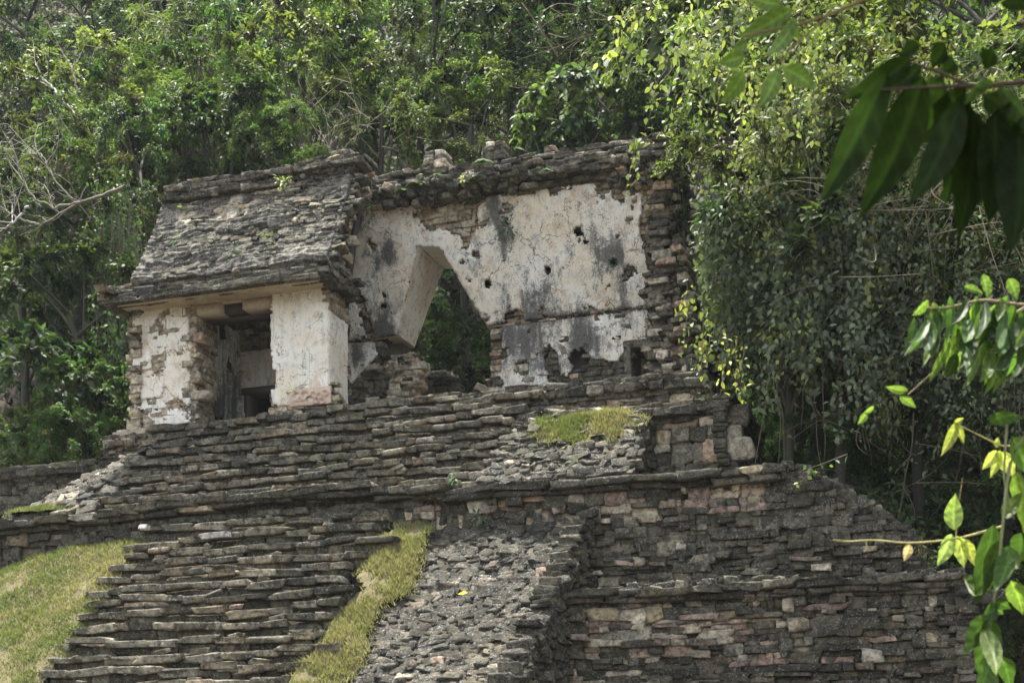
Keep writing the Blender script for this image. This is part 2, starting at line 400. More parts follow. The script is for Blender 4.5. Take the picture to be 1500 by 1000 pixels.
# --- right pier, fully plastered
X0, X1 = at(398, 600, F)[0], at(480, 600, F)[0]
a = Acc(); a.add(*box(X0+.06, X1-.06, F+.06, F+.95, ZF-.5, 13.32), (.3, .26, .2))
wall(a, (X0, F+.02, ZF-.1), (1, 0, 0), X1-X0, .75, h=(.12, .2), w=(.25, .5), d=.2, pale=.8, mid=.9, wa=.2, proud=.03)
wall(a, (X1-.02, F+.05, ZF+2.5), (0, 1, 0), .92, .6, N=(1, 0, 0), h=(.12, .2), w=(.25, .45), d=.2, pale=.8, mid=.9, wa=.2, proud=.06)
pierR = a.obj('pier', M_ST, T, label='right pier still covered in smooth pale plaster')
kz = lambda x, z: (z > ZF+.28+.16*noise(np.stack([x*2.3, z*0, x*0], 1), 3)) & ~((x < X0+.14) & (np.abs(z-11.1) < .25)) & (x > X0+.03*noise(np.stack([z*2.5, z*0, x*0], 1), 13)+.03)
sheet('plaster_coat', X0, X1+.02, ZF+.1, 13.36, .05, kz, lambda x, z: np.stack([x, np.full_like(x, F), z], 1), M_PL, pierR, .05,
      stn([(X0+.6, 13.2, .7, .12, .13), (X0+.9, 10.6, .8, .2, .06), (X1-.1, 10.4, .2, .4, .16)], -.13),
      relief=lambda x, z: -.03*np.exp(-((np.hypot(x-(X0+.78), (z-13.02))-.13)/.025)**2))
sheet('plaster_coat', F, F+1.0, ZF+.1, 13.3, .05, lambda y, z: (z > ZF+.35+.25*noise(np.stack([y*2.3, z*0, y*0], 1), 3)) & (z < 12.75+.4*(F+.9-y)+.12*noise(np.stack([y*4, z*0, y*0], 1), 5)),
      lambda y, z: np.stack([np.full_like(y, X1), y, z], 1), M_PL, pierR, .05, stn([(F+.8, 10.5, .5, .4, .16)], -.14), nrm=(1, 0, 0))
# carved stucco fragment with a skull at the foot of the pier
cx, cz = at(443, 583, F)[[0, 2]]
def skull(x, z):
    g = lambda px, pz, rx, rz: np.exp(-((x-cx-px)/rx)**2-((z-cz-pz)/rz)**2)
    r = .09*g(0, 0, .24, .2)-.20*g(-.11, .05, .065, .05)-.20*g(.11, .05, .065, .05)-.07*g(0, -.05, .03, .04)-.03*g(0, -.13, .12, .02)
    for k, (px, pz) in enumerate(((.36, .04), (.52, .0), (.68, .05), (.44, -.12), (.6, -.14))):
        d = np.hypot(x-cx-px, z-cz-pz); r = r+.05*np.exp(-((d-.07)/.022)**2)
    return r
sheet('carved_panel', cx-.3, cx+.82, cz-.22, cz+.2, .022, lambda x, z: (noise(np.stack([x*4, z*4, x*0], 1), 5) > -.62), lambda x, z: np.stack([x, np.full_like(x, F-.05), z], 1),
      m_plain('pink_stucco', (.50, .36, .28), (.60, .50, .40), 8, .02), pierR, .03, relief=skull, lab='pinkish stucco relief of a skull with curling scrolls')
# --- lintel beam
a = Acc(); x0, x1 = at(256, 470, F)[0], X0+.02
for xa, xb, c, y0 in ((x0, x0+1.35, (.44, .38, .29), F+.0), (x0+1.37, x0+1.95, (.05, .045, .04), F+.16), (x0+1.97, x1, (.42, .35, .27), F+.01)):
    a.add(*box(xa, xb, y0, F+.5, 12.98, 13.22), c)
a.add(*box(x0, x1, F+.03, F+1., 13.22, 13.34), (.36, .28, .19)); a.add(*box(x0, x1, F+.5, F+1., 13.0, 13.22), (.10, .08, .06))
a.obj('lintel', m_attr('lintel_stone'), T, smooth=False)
# --- eave soffit
E0 = at(155, 455, 33.8)[0]; E1 = -16.72
V, Fc = prism([(33.82, 13.16), (33.82, 13.30), (35.6, 13.47), (35.6, 13.33)], lambda y, z: (E0+.06, y, z), lambda y, z: (E1+.0, y, z))
obj('soffit', V, Fc, M_SOFFIT, T, smooth=False)
# --- eave (dark projecting slabs)
a = Acc(); V, Fc = box(E0+.2, E1-.1, 34.0, 35.3, 13.36, 13.75); a.add(V, Fc, (.06, .055, .05))
for k, (z, yf, hh) in enumerate(((13.42, 33.72, .13), (13.55, 33.8, .14), (13.66, 33.94, .12))):
    course(a, E0-.02, E1, yf, z, hh, (.3, .9), .5, seed=k, sag=.03, mid=.35, wa=.25)
course(a, E0-.02, E1, 33.62, 13.28, .1, (.4, 1.1), .4, seed=9, sag=.02, mid=.4, wa=.25)
for k, (z, hh) in enumerate(((13.28, .13), (13.42, .13), (13.55, .14), (13.66, .12))):
    wall(a, (E1, 33.8, z-hh), (0, 1, 0), 1.6, hh, N=(1, 0, 0), h=(hh, hh), w=(.15, .4), d=.3, mid=.4, proud=.1, out=.08, wa=.2)
    wall(a, (E0, 35.5, z-hh), (0, -1, 0), 1.8, hh, N=(-1, 0, 0), h=(hh, hh), w=(.2, .5), d=.3, mid=.3, wa=.2)
a.obj('eave', M_ST, T)
# --- sloping roof
SEC = [(34.05, 13.7), (35.55, 16.3), (35.5, 16.78), (38.9, 16.78), (38.9, 16.1), (36.9, 16.1), (36.3, 15.95), (35.75, 15.4), (35.4, 14.6), (35.45, 13.8), (35.6, 13.5), (34.05, 13.5)]
XT = at(253, 289, 35.7)[0]
def capl(y, z):
    k = np.clip((z-13.6)/.5, 0, 1); return (XT-.25+.25*k, y, z)
a = Acc(); V, Fc = prism(SEC, capl, lambda y, z: (E1-.12, y, z))
roofcore = obj('roof_core', V, Fc, M_CORE, T, smooth=False)
nrm = np.array((0, -2.6, 1.5)); nrm = nrm/np.linalg.norm(nrm); vv = np.array((0, 1.5, 2.6)); vv = vv/np.linalg.norm(vv)
def insl(s, t): return s+E0+.2 > XT-.35+.35*np.clip(t/.6, 0, 1)+.08*np.sin(t*9)
a = Acc()
wall(a, (E0+.2, 34.03, 13.66), (1, 0, 0), E1-E0-.2, 3.02, N=nrm, V=vv, h=(.06, .15), w=(.1, .5), d=.28, inside=insl, pale=lambda C: .03+.6*((C[:, 2] > 15.5) & (C[:, 0] < -17.9) & (noise(C*.9, 55) > -.1)), mid=.45, proud=.09, out=.03, rot=.05, wa=.5, gap=-.008, split=.35, light=.85)
rubble(a, (XT+.05, 34.1, 13.8), (E1, 34.1, 13.8), (XT, 35.5, 16.2), (E1, 35.5, 16.2), .8, (.08, .2), .03, .5, normal=(0, -.86, .5))
rs0 = a
def crust_pos(x, t): return np.stack([x, 34.03+t*.5-.0*t, 13.66+t*.866], 1)
def crust_rel(x, t):
    q = np.stack([x*.9, t*1.1, x*0], 1); w_ = fbm(np.stack([x*.6, t*2.0, x*0], 1), 151, 4)
    lay = ((t*6.5+w_*2.2) % 1.0); return .10+fbm(q, 152, 5)*.11+(lay-.5)*-.05*(1+w_)+fbm(np.stack([x*6, t*9, x*0], 1), 153, 3)*.035
def crust_col(V):
    n = fbm(V*np.array([1.2, 1.2, 2.2]), 154, 5)[:, None]; c = np.array((.105, .10, .088))*(1+1.1*n)
    x, z = V[:, 0], V[:, 2]; top = np.clip((z-15.2)/.6, 0, 1)*np.clip((-17.9-x)/.5, 0, 1); pt = fbm(np.stack([x*2.2, x*0, z*.8], 1), 155, 4); m_ = np.clip((pt*top+.12*top-.1)*7, 0, 1)[:, None]
    return np.clip(c*(1-m_)+np.array((.40, .36, .29))*m_, .02, 1)
# broken cross-section on the right
SP = [(34.05, 13.5), (34.3, 14.1), (35.6, 16.35), (35.5, 16.75), (36.9, 16.75), (36.7, 16.1), (36.0, 16.0), (35.55, 15.5), (35.3, 14.7), (35.3, 13.9), (35.6, 13.5)]
wall(a, (E1-.1, 34.0, 13.5), (0, 1, 0), 3.2, 3.4, N=(1, 0, 0), h=(.1, .2), w=(.14, .36), d=.4, inside=lambda s, t: inpoly(s+34.0, t+13.5, SP), pale=lambda C: .15+.75*(C[:, 1] > 34.55+(C[:, 2]-14)*.42), mid=.6, proud=.07, out=.07, rot=.1, wa=.3)
# left hip side
wall(a, (XT-.12, 38.8, 13.6), (0, -1, 0), 4.8, 3.1, N=(-1, 0, 0), V=np.array((.03, 0, 1)), h=(.12, .24), w=(.2, .5), d=.3, inside=lambda s, t: (38.8-s) > 34.05+t*.56, mid=.3)
rs = a.obj('roof_slope', M_ST, T)
sheet('mortar_crust', XT-.1, E1-.02, 0, 3.0, .035, lambda x, t: (fbm(np.stack([x*1.3, t*1.5, x*0], 1), 156, 4) < .30), crust_pos, M_ST, rs, .03, nrm=tuple(nrm), relief=crust_rel, cols=crust_col)
# --- upper roof cornice, runs over everything
a = Acc()
xa, xb = XT-.1, at(430, 280, 35.5)[0]
for k, (z, yf, hh) in enumerate(((16.48, 35.28, .16), (16.62, 35.42, .15), (16.76, 35.36, .15), (16.9, 35.5, .14))):
    course(a, xa+.04*k, (xb if k < 2 else -16.4)+random.uniform(-.2, .3), yf, z, hh, (.3, .8), .7, seed=20+k, sag=.03, mid=.5, pale=.0, wa=.3, out=.03)
a.add(*box(XT+.1, -16.7, 35.6, 38.8, 16.4, 16.86), (.06, .055, .05)); wall(a, (xb-.1, 35.5, 16.15), (1, 0, 0), -16.75-xb, .75, h=(.09, .16), w=(.14, .4), d=.4, mid=.7, out=.05, rot=.09, wa=.3)
course(a, XT, -16.6, 35.9, 17.0, .12, (.3, .8), .6, seed=3, sag=.04, mid=.5, wa=.3)
a.obj('roof_cornice', M_ST, T)
# --- inner (medial) wall: solid pieces leaving the vault opening and the small window
XR = at(985, 420, 37.6)[0]; XLft = -21.4
A1 = onwall(586, 495); A2 = onwall(614, 361); A3 = onwall(646, 363); A4 = onwall(713, 477)
JL = at(598, 560, M)[0]; JR = at(721, 560, M)[0]; W0, W1 = at(926, 530, M)[0], at(970, 530, M)[0]; WT = 12.02; WB = 11.05
YB = M+1.0
def piece(poly, fy=lambda z: float(ysurf(z))+.45): return prism(poly, lambda x, z: (x, fy(z), z), lambda x, z: (x, YB, z))
a = Acc()
def addp(V, Fc):  # triangulated fan through bmesh-free route: keep ngons in separate objects
    pieces.append((V, Fc))
pieces = []
ZT = 16.15
DX0, DX1, DT = -21.25, -19.9, 11.95   # dark doorway in the left bay
addp(*piece([(DX1, ZF-.4), (JL-.35, ZF-.4), (JL-.35, ZS-.02), (DX1, ZS-.02)])); addp(*piece([(XLft-.3, ZF-.4), (DX0, ZF-.4), (DX0, ZS-.02), (XLft-.3, ZS-.02)])); addp(*piece([(DX0, DT), (DX1, DT), (DX1, ZS-.02), (DX0, ZS-.02)]))
addp(*piece([(JR+.02, ZF-.4), (W0-.02, ZF-.4), (W0-.02, ZS-.02), (JR+.02, ZS-.02)])); addp(*piece([(W1+.02, ZF-.4), (XR, ZF-.4), (XR, ZS-.02), (W1+.02, ZS-.02)]))
addp(*piece([(W0-.02, WT), (W1+.02, WT), (W1+.02, ZS-.02), (W0-.02, ZS-.02)])); addp(*piece([(W0-.02, ZF-.4), (W1+.02, ZF-.4), (W1+.02, WB), (W0-.02, WB)]))
addp(*piece([(XLft-.3, ZS+.001), (A1[0]-.06, ZS+.001), (A2[0]-.06, A2[2]), (A2[0]-.06, ZT), (XLft-.3, ZT)]))
addp(*piece([(A4[0]+.06, ZS+.001), (XR, ZS+.001), (XR, ZT), (A3[0]+.06, ZT), (A3[0]+.06, A3[2])]))
addp(*piece([(A2[0]-.06, A2[2]+.05), (A3[0]+.06, A3[2]+.05), (A3[0]+.06, ZT), (A2[0]-.06, ZT)]))
VV = []; FF = []; n = 0
for V, Fc in pieces:
    VV.append(V); FF += [tuple(i+n for i in f) for f in Fc]; n += len(V)
inner = obj('inner_wall', np.concatenate(VV), FF, M_CORE, T, smooth=False)
# masonry skin of the inner wall
holes = [(*XZ([(u, v)])[0], r) for u, v, r in ((715, 416, .10), (803, 397, .10), (847, 339, .11), (563, 433, .07), (900, 386, .09), (843, 524, .17))]
arch = [(A1[0], ZS), (A2[0], A2[2]), (A3[0], A3[2]), (A4[0], ZS)]
def open_(x, z, g=0.):
    r = inpoly(x, z, [(arch[0][0]-g, ZS-.3), (arch[0][0]-g, ZS), (arch[1][0]-g, arch[1][1]+g), (arch[2][0]+g, arch[2][1]+g), (arch[3][0]+g, ZS), (arch[3][0]+g, ZS-.3)])
    r |= (x > JL-g) & (x < JR+g) & (z < ZS) | ((x > W0-g) & (x < W1+g) & (z < WT+g) & (z > WB)) | ((x > DX0-g) & (x < DX1+g) & (z < DT+g))
    return r
def clear(x, z, g=.0):
    r = open_(x, z, g)
    for hx, hz, rr in holes: r = r | (((x-hx)/1.0)**2+((z-hz)/1.15)**2 < (rr+g)**2)
    return ~r
a = Acc()
ox = XLft-.2
lowpale = lambda C: .15+.45*(C[:, 0] < -11.8)*(C[:, 0] > -15)
wall(a, (ox, M, ZF-.05), (1, 0, 0), XR-ox+.1, ZS-ZF+.05, h=(.1, .2), w=(.14, .4), d=.36, inside=lambda s, t: clear(s+ox, t+ZF-.05, .12) & ~((s+ox > JL-.75) & (s+ox < JL)), pale=lambda C: .22+.3*(C[:, 0] > -13.9)*(C[:, 0] < -12.9), mid=.5, proud=.0, wa=.2, out=.02)
wall(a, (JL-.85, M+.32, ZF-.05), (1, 0, 0), .85, ZS-ZF-.35, h=(.12, .22), w=(.2, .4), d=.4, pale=.9, mid=.9, proud=.03, wa=.1, out=.012, light=1.15)
wall(a, (ox, M, ZS), (1, 0, 0), XR-ox+.05, ZT-ZS+.25, h=(.09, .17), w=(.14, .42), d=.36, inside=lambda s, t: clear(s+ox, t+ZS, .12), pale=lambda C: .55+.42*(C[:, 2] > 14.9), mid=.95, proud=-.05, wa=.15, out=.02,
     surf=lambda C: np.clip(C[:, 2]-ZS, 0, None)*LEAN+.06)
# jambs
for xx, zz, hw, hh in ((W0-.09, (WT+WB)/2, .09, .5), (W1+.10, (WT+WB)/2, .1, .5), ((W0+W1)/2, WT+.08, .62, .09)): a.add(*stones(np.array([[xx, M-.06+.2, zz]]), np.array([[hw, .26, hh]]), np.array([[(1, 0, 0), (0, -1, 0), (0, 0, 1)]]), np.array([[.17, .16, .135]]), rot=.01))
wall(a, (JL-.02, M+.3, ZF-.05), (0, 1, 0), .8, ZS-ZF-.4, N=(1, 0, 0), h=(.12, .22), w=(.2, .4), d=.3, pale=.4, mid=.9, proud=.02, wa=.2)
wall(a, (JR+.02, M+1, ZF-.05), (0, -1, 0), 1.0, ZS-ZF-.1, N=(-1, 0, 0), h=(.12, .22), w=(.2, .4), d=.3, pale=.4, mid=.5, proud=.02, wa=.2)
wall(a, (W1+.02, M+1, WB), (0, -1, 0), 1.0, WT-WB, N=(-1, 0, 0), h=(.12, .2), w=(.2, .4), d=.2, mid=.5, wa=.2)
# ragged right end and underside stones
wall(a, (XR+.05, M-.9, ZF), (0, 1, 0), 1.9, ZT-ZF, N=(1, 0, 0), h=(.1, .2), w=(.2, .5), d=.5, mid=.5, pale=.15, proud=.05, out=.1, wa=.3)
a.obj('masonry', M_ST, inner)
a = Acc(); a.add(*box(JL-.62, JR-.1, M+.2, YB-.02, ZS-.28, ZS-.1), (.2, .15, .11))
# plaster skins
PU = XZ([(485, 501), (587, 497), (614, 360), (646, 362), (713, 477), (950, 449), (956, 392), (938, 335), (940, 290), (905, 272), (830, 272), (760, 284), (742, 285), (700, 292), (640, 298), (600, 300), (545, 296), (520, 300), (485, 330)])
PU[0] = (PU[0][0], ZS+.02); PU[1] = (A1[0], ZS+.02); PU[4] = (A4[0], ZS+.02); PU[5] = (PU[5][0], ZS+.02)
PL1 = XZ([(480, 505), (549, 503), (553, 520), (540, 535), (520, 560), (480, 570)]); PL2 = XZ([(735, 478), (960, 452), (978, 470), (974, 505), (925, 507), (905, 530), (868, 524), (852, 510), (846, 520), (838, 545), (815, 566), (775, 566), (735, 572)])
PL3 = XZ([(724, 505), (754, 505), (757, 535), (745, 560), (735, 572), (724, 572)])
def lost(x, z):
    n_ = fbm(np.stack([x*1.6, z*1.6, x*0], 1), 40, 5)
    b = .42*np.exp(-((x+14.6)/1.3)**2-((z-15.6)/.55)**2)+.16*np.exp(-((x+13.1)/.5)**2-((z-15.3)/.6)**2)+.25*(np.clip(z-15.6, 0, 1))
    return n_+b+.10*np.exp(-((x+14.3)/1.6)**2-((z-15.4)/.9)**2) > .40
def jit(x, z, s=0): q = np.stack([x*3.1, z*3.1, x*0], 1); return x+.09*fbm(q, 60+s, 3), z+.09*fbm(q, 70+s, 3)
spots = []
for (u, v, ru, rv, am) in ((572, 368, 10, 22, .26), (556, 470, 26, 42, .20), (570, 490, 40, 14, .12), (560, 380, 22, 22, .14), (900, 378, 26, 30, .22), (870, 350, 18, 22, .12), (780, 450, 14, 36, .22), (745, 455, 12, 60, .14), (806, 445, 14, 50, .12),
                           (640, 310, 60, 16, .14), (722, 300, 16, 34, .25), (740, 340, 12, 30, .18), (850, 500, 16, 40, .22), (770, 500, 30, 30, .22), (955, 490, 8, 40, .2), (700, 380, 10, 34, .10), (525, 520, 14, 22, .26), (915, 440, 12, 40, .14),
                           (840, 462, 130, 5, .12), (530, 320, 30, 22, .16), (630, 400, 8, 10, .1), (800, 540, 40, 30, .15), (880, 495, 12, 36, .12), (700, 440, 26, 40, .05)):
    c = onwall(u, v); spots.append((c[0], c[2], ru*.0185, rv*.0172, am))
surf = lambda x, z: np.stack([x, ysurf(z), z], 1)
_st = stn(spots, .004)
def inner_st(x, z): return _st(x, z)+np.where(z < ZS+.25, .020, 0)+.02*np.clip(1-np.abs(x+11.2)/1.2, 0, 1)
def kU(x, z): X, Z = jit(x, z); return inpoly(np.where(Z < ZS+.2, x, X), np.where(z < ZS+.12, z, Z), PU) & clear(x, z) & ~lost(x, z)
sheet('plaster_coat', XLft, -8.8, ZS+.0, 16.3, .045, kU, surf, M_PL, inner, .06, inner_st, lab='grey and cream upper plaster of the vault with black streaks')
def kL(PP):
    def f(x, z): X, Z = jit(x, z, 3); return np.logical_or.reduce([inpoly(X, np.where(z > ZS-.15, z, Z), q) for q in PP]) & clear(x, z) & (fbm(np.stack([x*2.6, z*2.2, x*0], 1), 80, 4) < np.where(x < -11.9, .5-.42*np.clip((12.75-z)/.9, 0, 1), .45))
    return f
sheet('plaster_coat', -18.7, -16, ZF, ZS-.01, .045, kL([PL1]), surf, M_PL, inner, .05, inner_st, lab='stained plaster left of the vault opening')
sheet('plaster_coat', -14.5, -8.8, ZF, ZS-.01, .045, kL([PL2, PL3]), surf, M_PL, inner, .05, inner_st, lab='lower plaster with white and black runs')
sheet('plaster_coat', XLft, -18.45, ZF, ZS-.01, .06, lambda x, z: clear(x, z), surf, M_PL, inner, .05, stn([(-20, 11, 2, 1.2, .25)], -.02))
# the sloping faces inside the vault opening
def strip(name, pa, pb, ya, yb, yend, mat, lab=None, st=-.1):
    n1, n2 = 44, 26; V = []
    for i in range(n1+1):
        k = i/n1; x = pa[0]+(pb[0]-pa[0])*k; z = pa[1]+(pb[1]-pa[1])*k; y0 = ya+(yb-ya)*k
        for j in range(n2+1): V.append((x, y0+(yend-y0)*j/n2, z))
    V = np.array(V); d = np.array((-(pb[1]-pa[1]), 0, pb[0]-pa[0])); d /= np.linalg.norm(d)
    V = V+d*(fbm(V*2.3, 15, 4)*.03)[:, None]
    g = np.arange(len(V)).reshape(n1+1, n2+1); Fq = np.stack([g[:-1, :-1], g[:-1, 1:], g[1:, 1:], g[1:, :-1]], -1).reshape(-1, 4)
    return obj(name, V, Fq, mat, inner, stain=np.full(len(V), st), smooth=False, label=lab)
yA, yT = float(ysurf(ZS+.01))-.06, float(ysurf(A2[2]))-.06
strip('vault_face', (A1[0], ZS), (A2[0], A2[2]), yA, yT, YB, M_PL, 'left sloping plaster face inside the vault opening', -.12)
strip('vault_face', (A3[0], A3[2]), (A4[0], ZS), yT, yA, YB, M_PL)
strip('vault_cap', (A2[0], A2[2]), (A3[0], A3[2]), yT, yT, YB, M_PL)
V, Fc = box(A1[0]-1.15, A1[0], M+.0, YB, ZS-.03, ZS+.03); V[:, 1] = np.where((V[:, 1] < M+.1), M-.04, V[:, 1])
obj('springing_slab', V, Fc, m_plain('brown_slab', (.26, .2, .14), (.38, .3, .22), 3, .02), inner, smooth=False)
V, Fc = box(A4[0]-.0, A4[0]+1.2, M-.04, YB, ZS-.05, ZS-.0); obj('springing_slab', V, Fc, bpy.data.materials['brown_slab'], inner, smooth=False)
# doorway frame of the dark rear door
a = Acc()
for b_ in (box(DX0-.02, DX0+.12, M-.05, M+.5, ZF, DT), box(DX0-.1, DX1, M-.06, M+.5, DT-.12, DT+.08)): a.add(*b_, (.10, .085, .07))
a.obj('door_frame', m_attr('frame_stone'), T, smooth=False)
# --- frieze: the broken roof edge over the right part
a = Acc(); fr0 = -16.75; fr1 = at(978, 240, 36.6)[0]
a.add(*box(fr0, fr1-.15, 36.95, 38.9, 16.12, 16.5), (.09, .075, .06))
topz = lambda x: 16.62-.012*(x-fr0)
for k, (z, yf, hh) in enumerate(((16.04, 37.0, .14), (16.18, 36.8, .16), (16.34, 36.5, .15), (16.48, 36.55, .15), (16.63, 36.68, .15), (16.78, 36.8, .14), (16.93, 36.9, .13))):
    course(a, fr0-.1, fr1+(.1 if k < 4 else -.5), yf, z, hh, (.18, .6), .6, seed=40+k, sag=.05, mid=.55, tiltz=-.008, out=.06, wa=.6, pale=(.5 if k == 0 else .06), miss=.03)
rubble(a, (fr0, 36.6, 16.2), (fr1, 36.6, 16.1), (fr0, 37.3, 16.85), (fr1, 37.3, 16.75), .3, (.12, .3), .04, .6, normal=(0, -.7, .7))
rubble(a, (fr0+.2, 36.7, 15.85), (fr0+4, 36.8, 15.95), (fr0+.2, 36.5, 16.4), (fr0+4, 36.5, 16.4), .26, (.1, .28), .06, .6, normal=(0, -.95, .2))
rubble(a, (fr1-1.5, 36.9, 15.7), (fr1+.15, 37.1, 15.7), (fr1-1.5, 36.5, 16.2), (fr1+.2, 36.5, 16.2), .24, (.1, .24), .15, .6, normal=(0, -.95, .2))
wall(a, (fr1-.05, 36.6, 16.05), (0, 1, 0), 2.2, .65, N=(1, 0, 0), h=(.12, .18), w=(.2, .5), d=.3, mid=.4)
a.obj('frieze', M_ST, T)
# --- crumbled right end (end wall of the front range)
a = Acc(); xe0 = at(968, 500, 36.5)[0]; EW = [at(*p, 35.2)[[0, 2]] for p in ((950, 560), (950, 330), (975, 330), (1003, 395), (1008, 440), (1020, 470), (1032, 520), (1042, 560))]
def ew(y):
    E = [at(*p, y)[[0, 2]] for p in ((946, 566), (950, 300), (985, 310), (998, 350), (1006, 400), (1012, 440), (1024, 480), (1033, 520), (1040, 566))]; return E
for y, lo in ((37.2, 0), (36.4, 1), (35.6, 2)):
    E = ew(y); 
    if lo: zc = 13.6-.9*lo; E = [(x, min(z, zc+random.uniform(-.1, .2))) for x, z in E]; E[0] = (E[0][0]+.35*lo, E[0][1]); E[1] = (E[1][0]+.35*lo, E[1][1])
    ox_ = min(p[0] for p in E)
    a_core = prism([(x, z) for x, z in E], lambda x, z, y=y: (x, y+.25, z-.1), lambda x, z, y=y: (x, 38.9, z-.1))
    VV_, FF_ = a_core
    obj('wall_core', VV_*1.0, FF_, M_CORE, T, smooth=False) if lo == 0 else None
    wall(a, (ox_, y, ZF-.1), (1, 0, 0), 3.2, 6, h=(.12, .24), w=(.2, .5), d=.7, inside=lambda s, t, E=E, o=ox_: inpoly(s+o, t+ZF-.1, E), mid=.8, pale=.3, proud=.02, out=.1, rot=.07)
wall(a, (at(1030, 540, 35.4)[0]+.1, 35.4, ZF), (0, 1, 0), 3.2, 2.2, N=(1, 0, 0), h=(.12, .24), w=(.2, .5), d=.5, mid=.5, inside=lambda s, t: t < .6+s*.55)
a.obj('end_wall', M_ST, T, label='crumbled dark right end wall')
# --- left end wall interior face, rear room, rear walls
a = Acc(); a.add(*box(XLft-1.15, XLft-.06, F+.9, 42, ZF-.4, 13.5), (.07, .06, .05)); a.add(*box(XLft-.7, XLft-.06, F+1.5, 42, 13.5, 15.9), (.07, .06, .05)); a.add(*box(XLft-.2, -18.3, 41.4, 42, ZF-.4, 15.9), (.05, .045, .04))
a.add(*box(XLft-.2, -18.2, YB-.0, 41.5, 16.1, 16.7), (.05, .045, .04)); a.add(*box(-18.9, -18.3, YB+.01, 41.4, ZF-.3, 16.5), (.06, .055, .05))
wall(a, (XLft-1.2, 41.8, ZF), (0, -1, 0), 7., 3.2, N=(-1, 0, 0), mid=.4, pale=.2)
wall(a, (-18.28, YB, ZF), (0, 1, 0), 2.3, 6.2, N=(1, 0, 0), mid=.4, pale=.2)
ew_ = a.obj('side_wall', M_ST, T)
sheet('plaster_coat', F+.95, M+.05, ZF, 13.5, .06, lambda y, z: fbm(np.stack([y*1.3, z*1.2, y*0], 1), 90, 4) < .25+.2*(13.5-z)*0, lambda y, z: np.stack([np.full_like(y, XLft), y, z], 1), M_PL, ew_, .05,
      stn([(36.3, 10.9, .5, .9, .3), (37.4, 11.5, .6, 1.2, .22), (36.9, 13.2, 1.4, .4, .1)], .02), nrm=(1, 0, 0))
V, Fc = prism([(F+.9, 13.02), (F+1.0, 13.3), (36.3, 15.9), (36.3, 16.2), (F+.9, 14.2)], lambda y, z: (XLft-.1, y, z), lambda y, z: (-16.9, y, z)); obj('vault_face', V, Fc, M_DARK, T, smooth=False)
# rear range ruin seen through the opening
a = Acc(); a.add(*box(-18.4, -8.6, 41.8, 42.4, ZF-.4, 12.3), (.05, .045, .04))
wall(a, (-18.4, 41.7, ZF-.1), (1, 0, 0), 10, 3.2, h=(.14, .24), w=(.3, .8), d=.4, inside=lambda s, t: t < 2.75+.4*np.sin(s*1.7)+.3*np.sin(s*4.1), mid=.2)
rubble(a, (-16, 41.4, ZF), (-9, 41.4, ZF), (-16, 42.2, 12.9), (-9, 42.2, 12.7), .45, (.2, .5), .04, .3, normal=(0, -.6, .8))
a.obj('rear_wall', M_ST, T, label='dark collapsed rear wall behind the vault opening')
# --- roof comb stubs
for (u, v0, v1, w_, x_) in ((499, 214, 244, .72, 36.4), (636, 216, 243, .66, 36.9), (724, 202, 230, .62, 36.9), (805, 208, 216, .3, 37.4), (391, 248, 262, .3, 36.6)):
    c = at(u, v1, x_); Ht = at(u, v0, x_)[2]-c[2]; a = Acc(); nl = max(2, int(Ht/.11))
    for k in range(nl):
        s_ = 1-.28*k/nl; hh = Ht/nl
        q = 2 if s_*w_ > .3 else 1
        for i in range(q):
            a.add(*stones(np.array([[c[0]+(i-(q-1)/2)*w_*s_/q, x_+.3, c[2]+hh*(k+.5)-.08]]), np.array([[w_*s_/q/2, .35*s_, hh*.55]]), np.eye(3)[None]*np.array([1, -1, 1])[None, :, None], pick(c[None], .3, 1., light=1.5), rot=.03))
    a.add(*box(c[0]-w_*.4, c[0]+w_*.4, x_+.0, x_+.6, c[2]-.5, c[2]+.02), (.07, .065, .06))
    a.obj('roof_comb_stub', M_ST, T)
# ================================================================== STEPPED BASE
P = thing('stepped_pyramid', (-12, 32, -1.6), 'dark stepped stone pyramid base with two flights of worn stairs and rubble flanks', 'pyramid')
GZ = -1.6
Z4, Z3, Z2, Z1 = 4.6, 7.17, 9.3, 10.15
XA, XB = -30.0, None
x4 = at(1425, 900, 29.8)[0]; x2l, x2r = at(7, 690, 33.5)[0], at(1060, 600, 33.5)[0]; x1l, x1r = at(155, 640, 34.2)[0], at(1035, 560, 34.2)[0]
R3 = [at(u, v, 31.6)[[0, 2]] for u, v in ((1152, 686), (1180, 696), (1232, 722), (1262, 745), (1300, 768), (1335, 792), (1345, 838), (1350, 860))]
# cores
def core(V, Fc): o = obj('terrace_core', V, Fc, M_CORE, P, smooth=False); return o
core(*box(-32, x4-.1, 29.95, 44, GZ-.2, Z4-.1))
poly3 = [(-32, Z4-.12), (-32, Z3-.1)]+[(x-.1, min(z-.1, Z3-.1)) for x, z in R3]+[(R3[-1][0]-.05, Z4-.12)]
core(*prism([(float(x), float(z)) for x, z in poly3], lambda x, z: (x, 31.65, z), lambda x, z: (x, 44, z)))
core(*box(x2l+.1, x2r-.1, 33.65, 44, Z3-.12, Z2-.1)); core(*box(x1l+.1, x1r-.12, 34.35, 44, Z2-.12, Z1-.05))
def zline(pts, Y):  # top line from picture points -> z(x)
    q = np.array([at(u, v, Y)[[0, 2]] for u, v in pts]); return lambda x: np.interp(x, q[:, 0], q[:, 1])
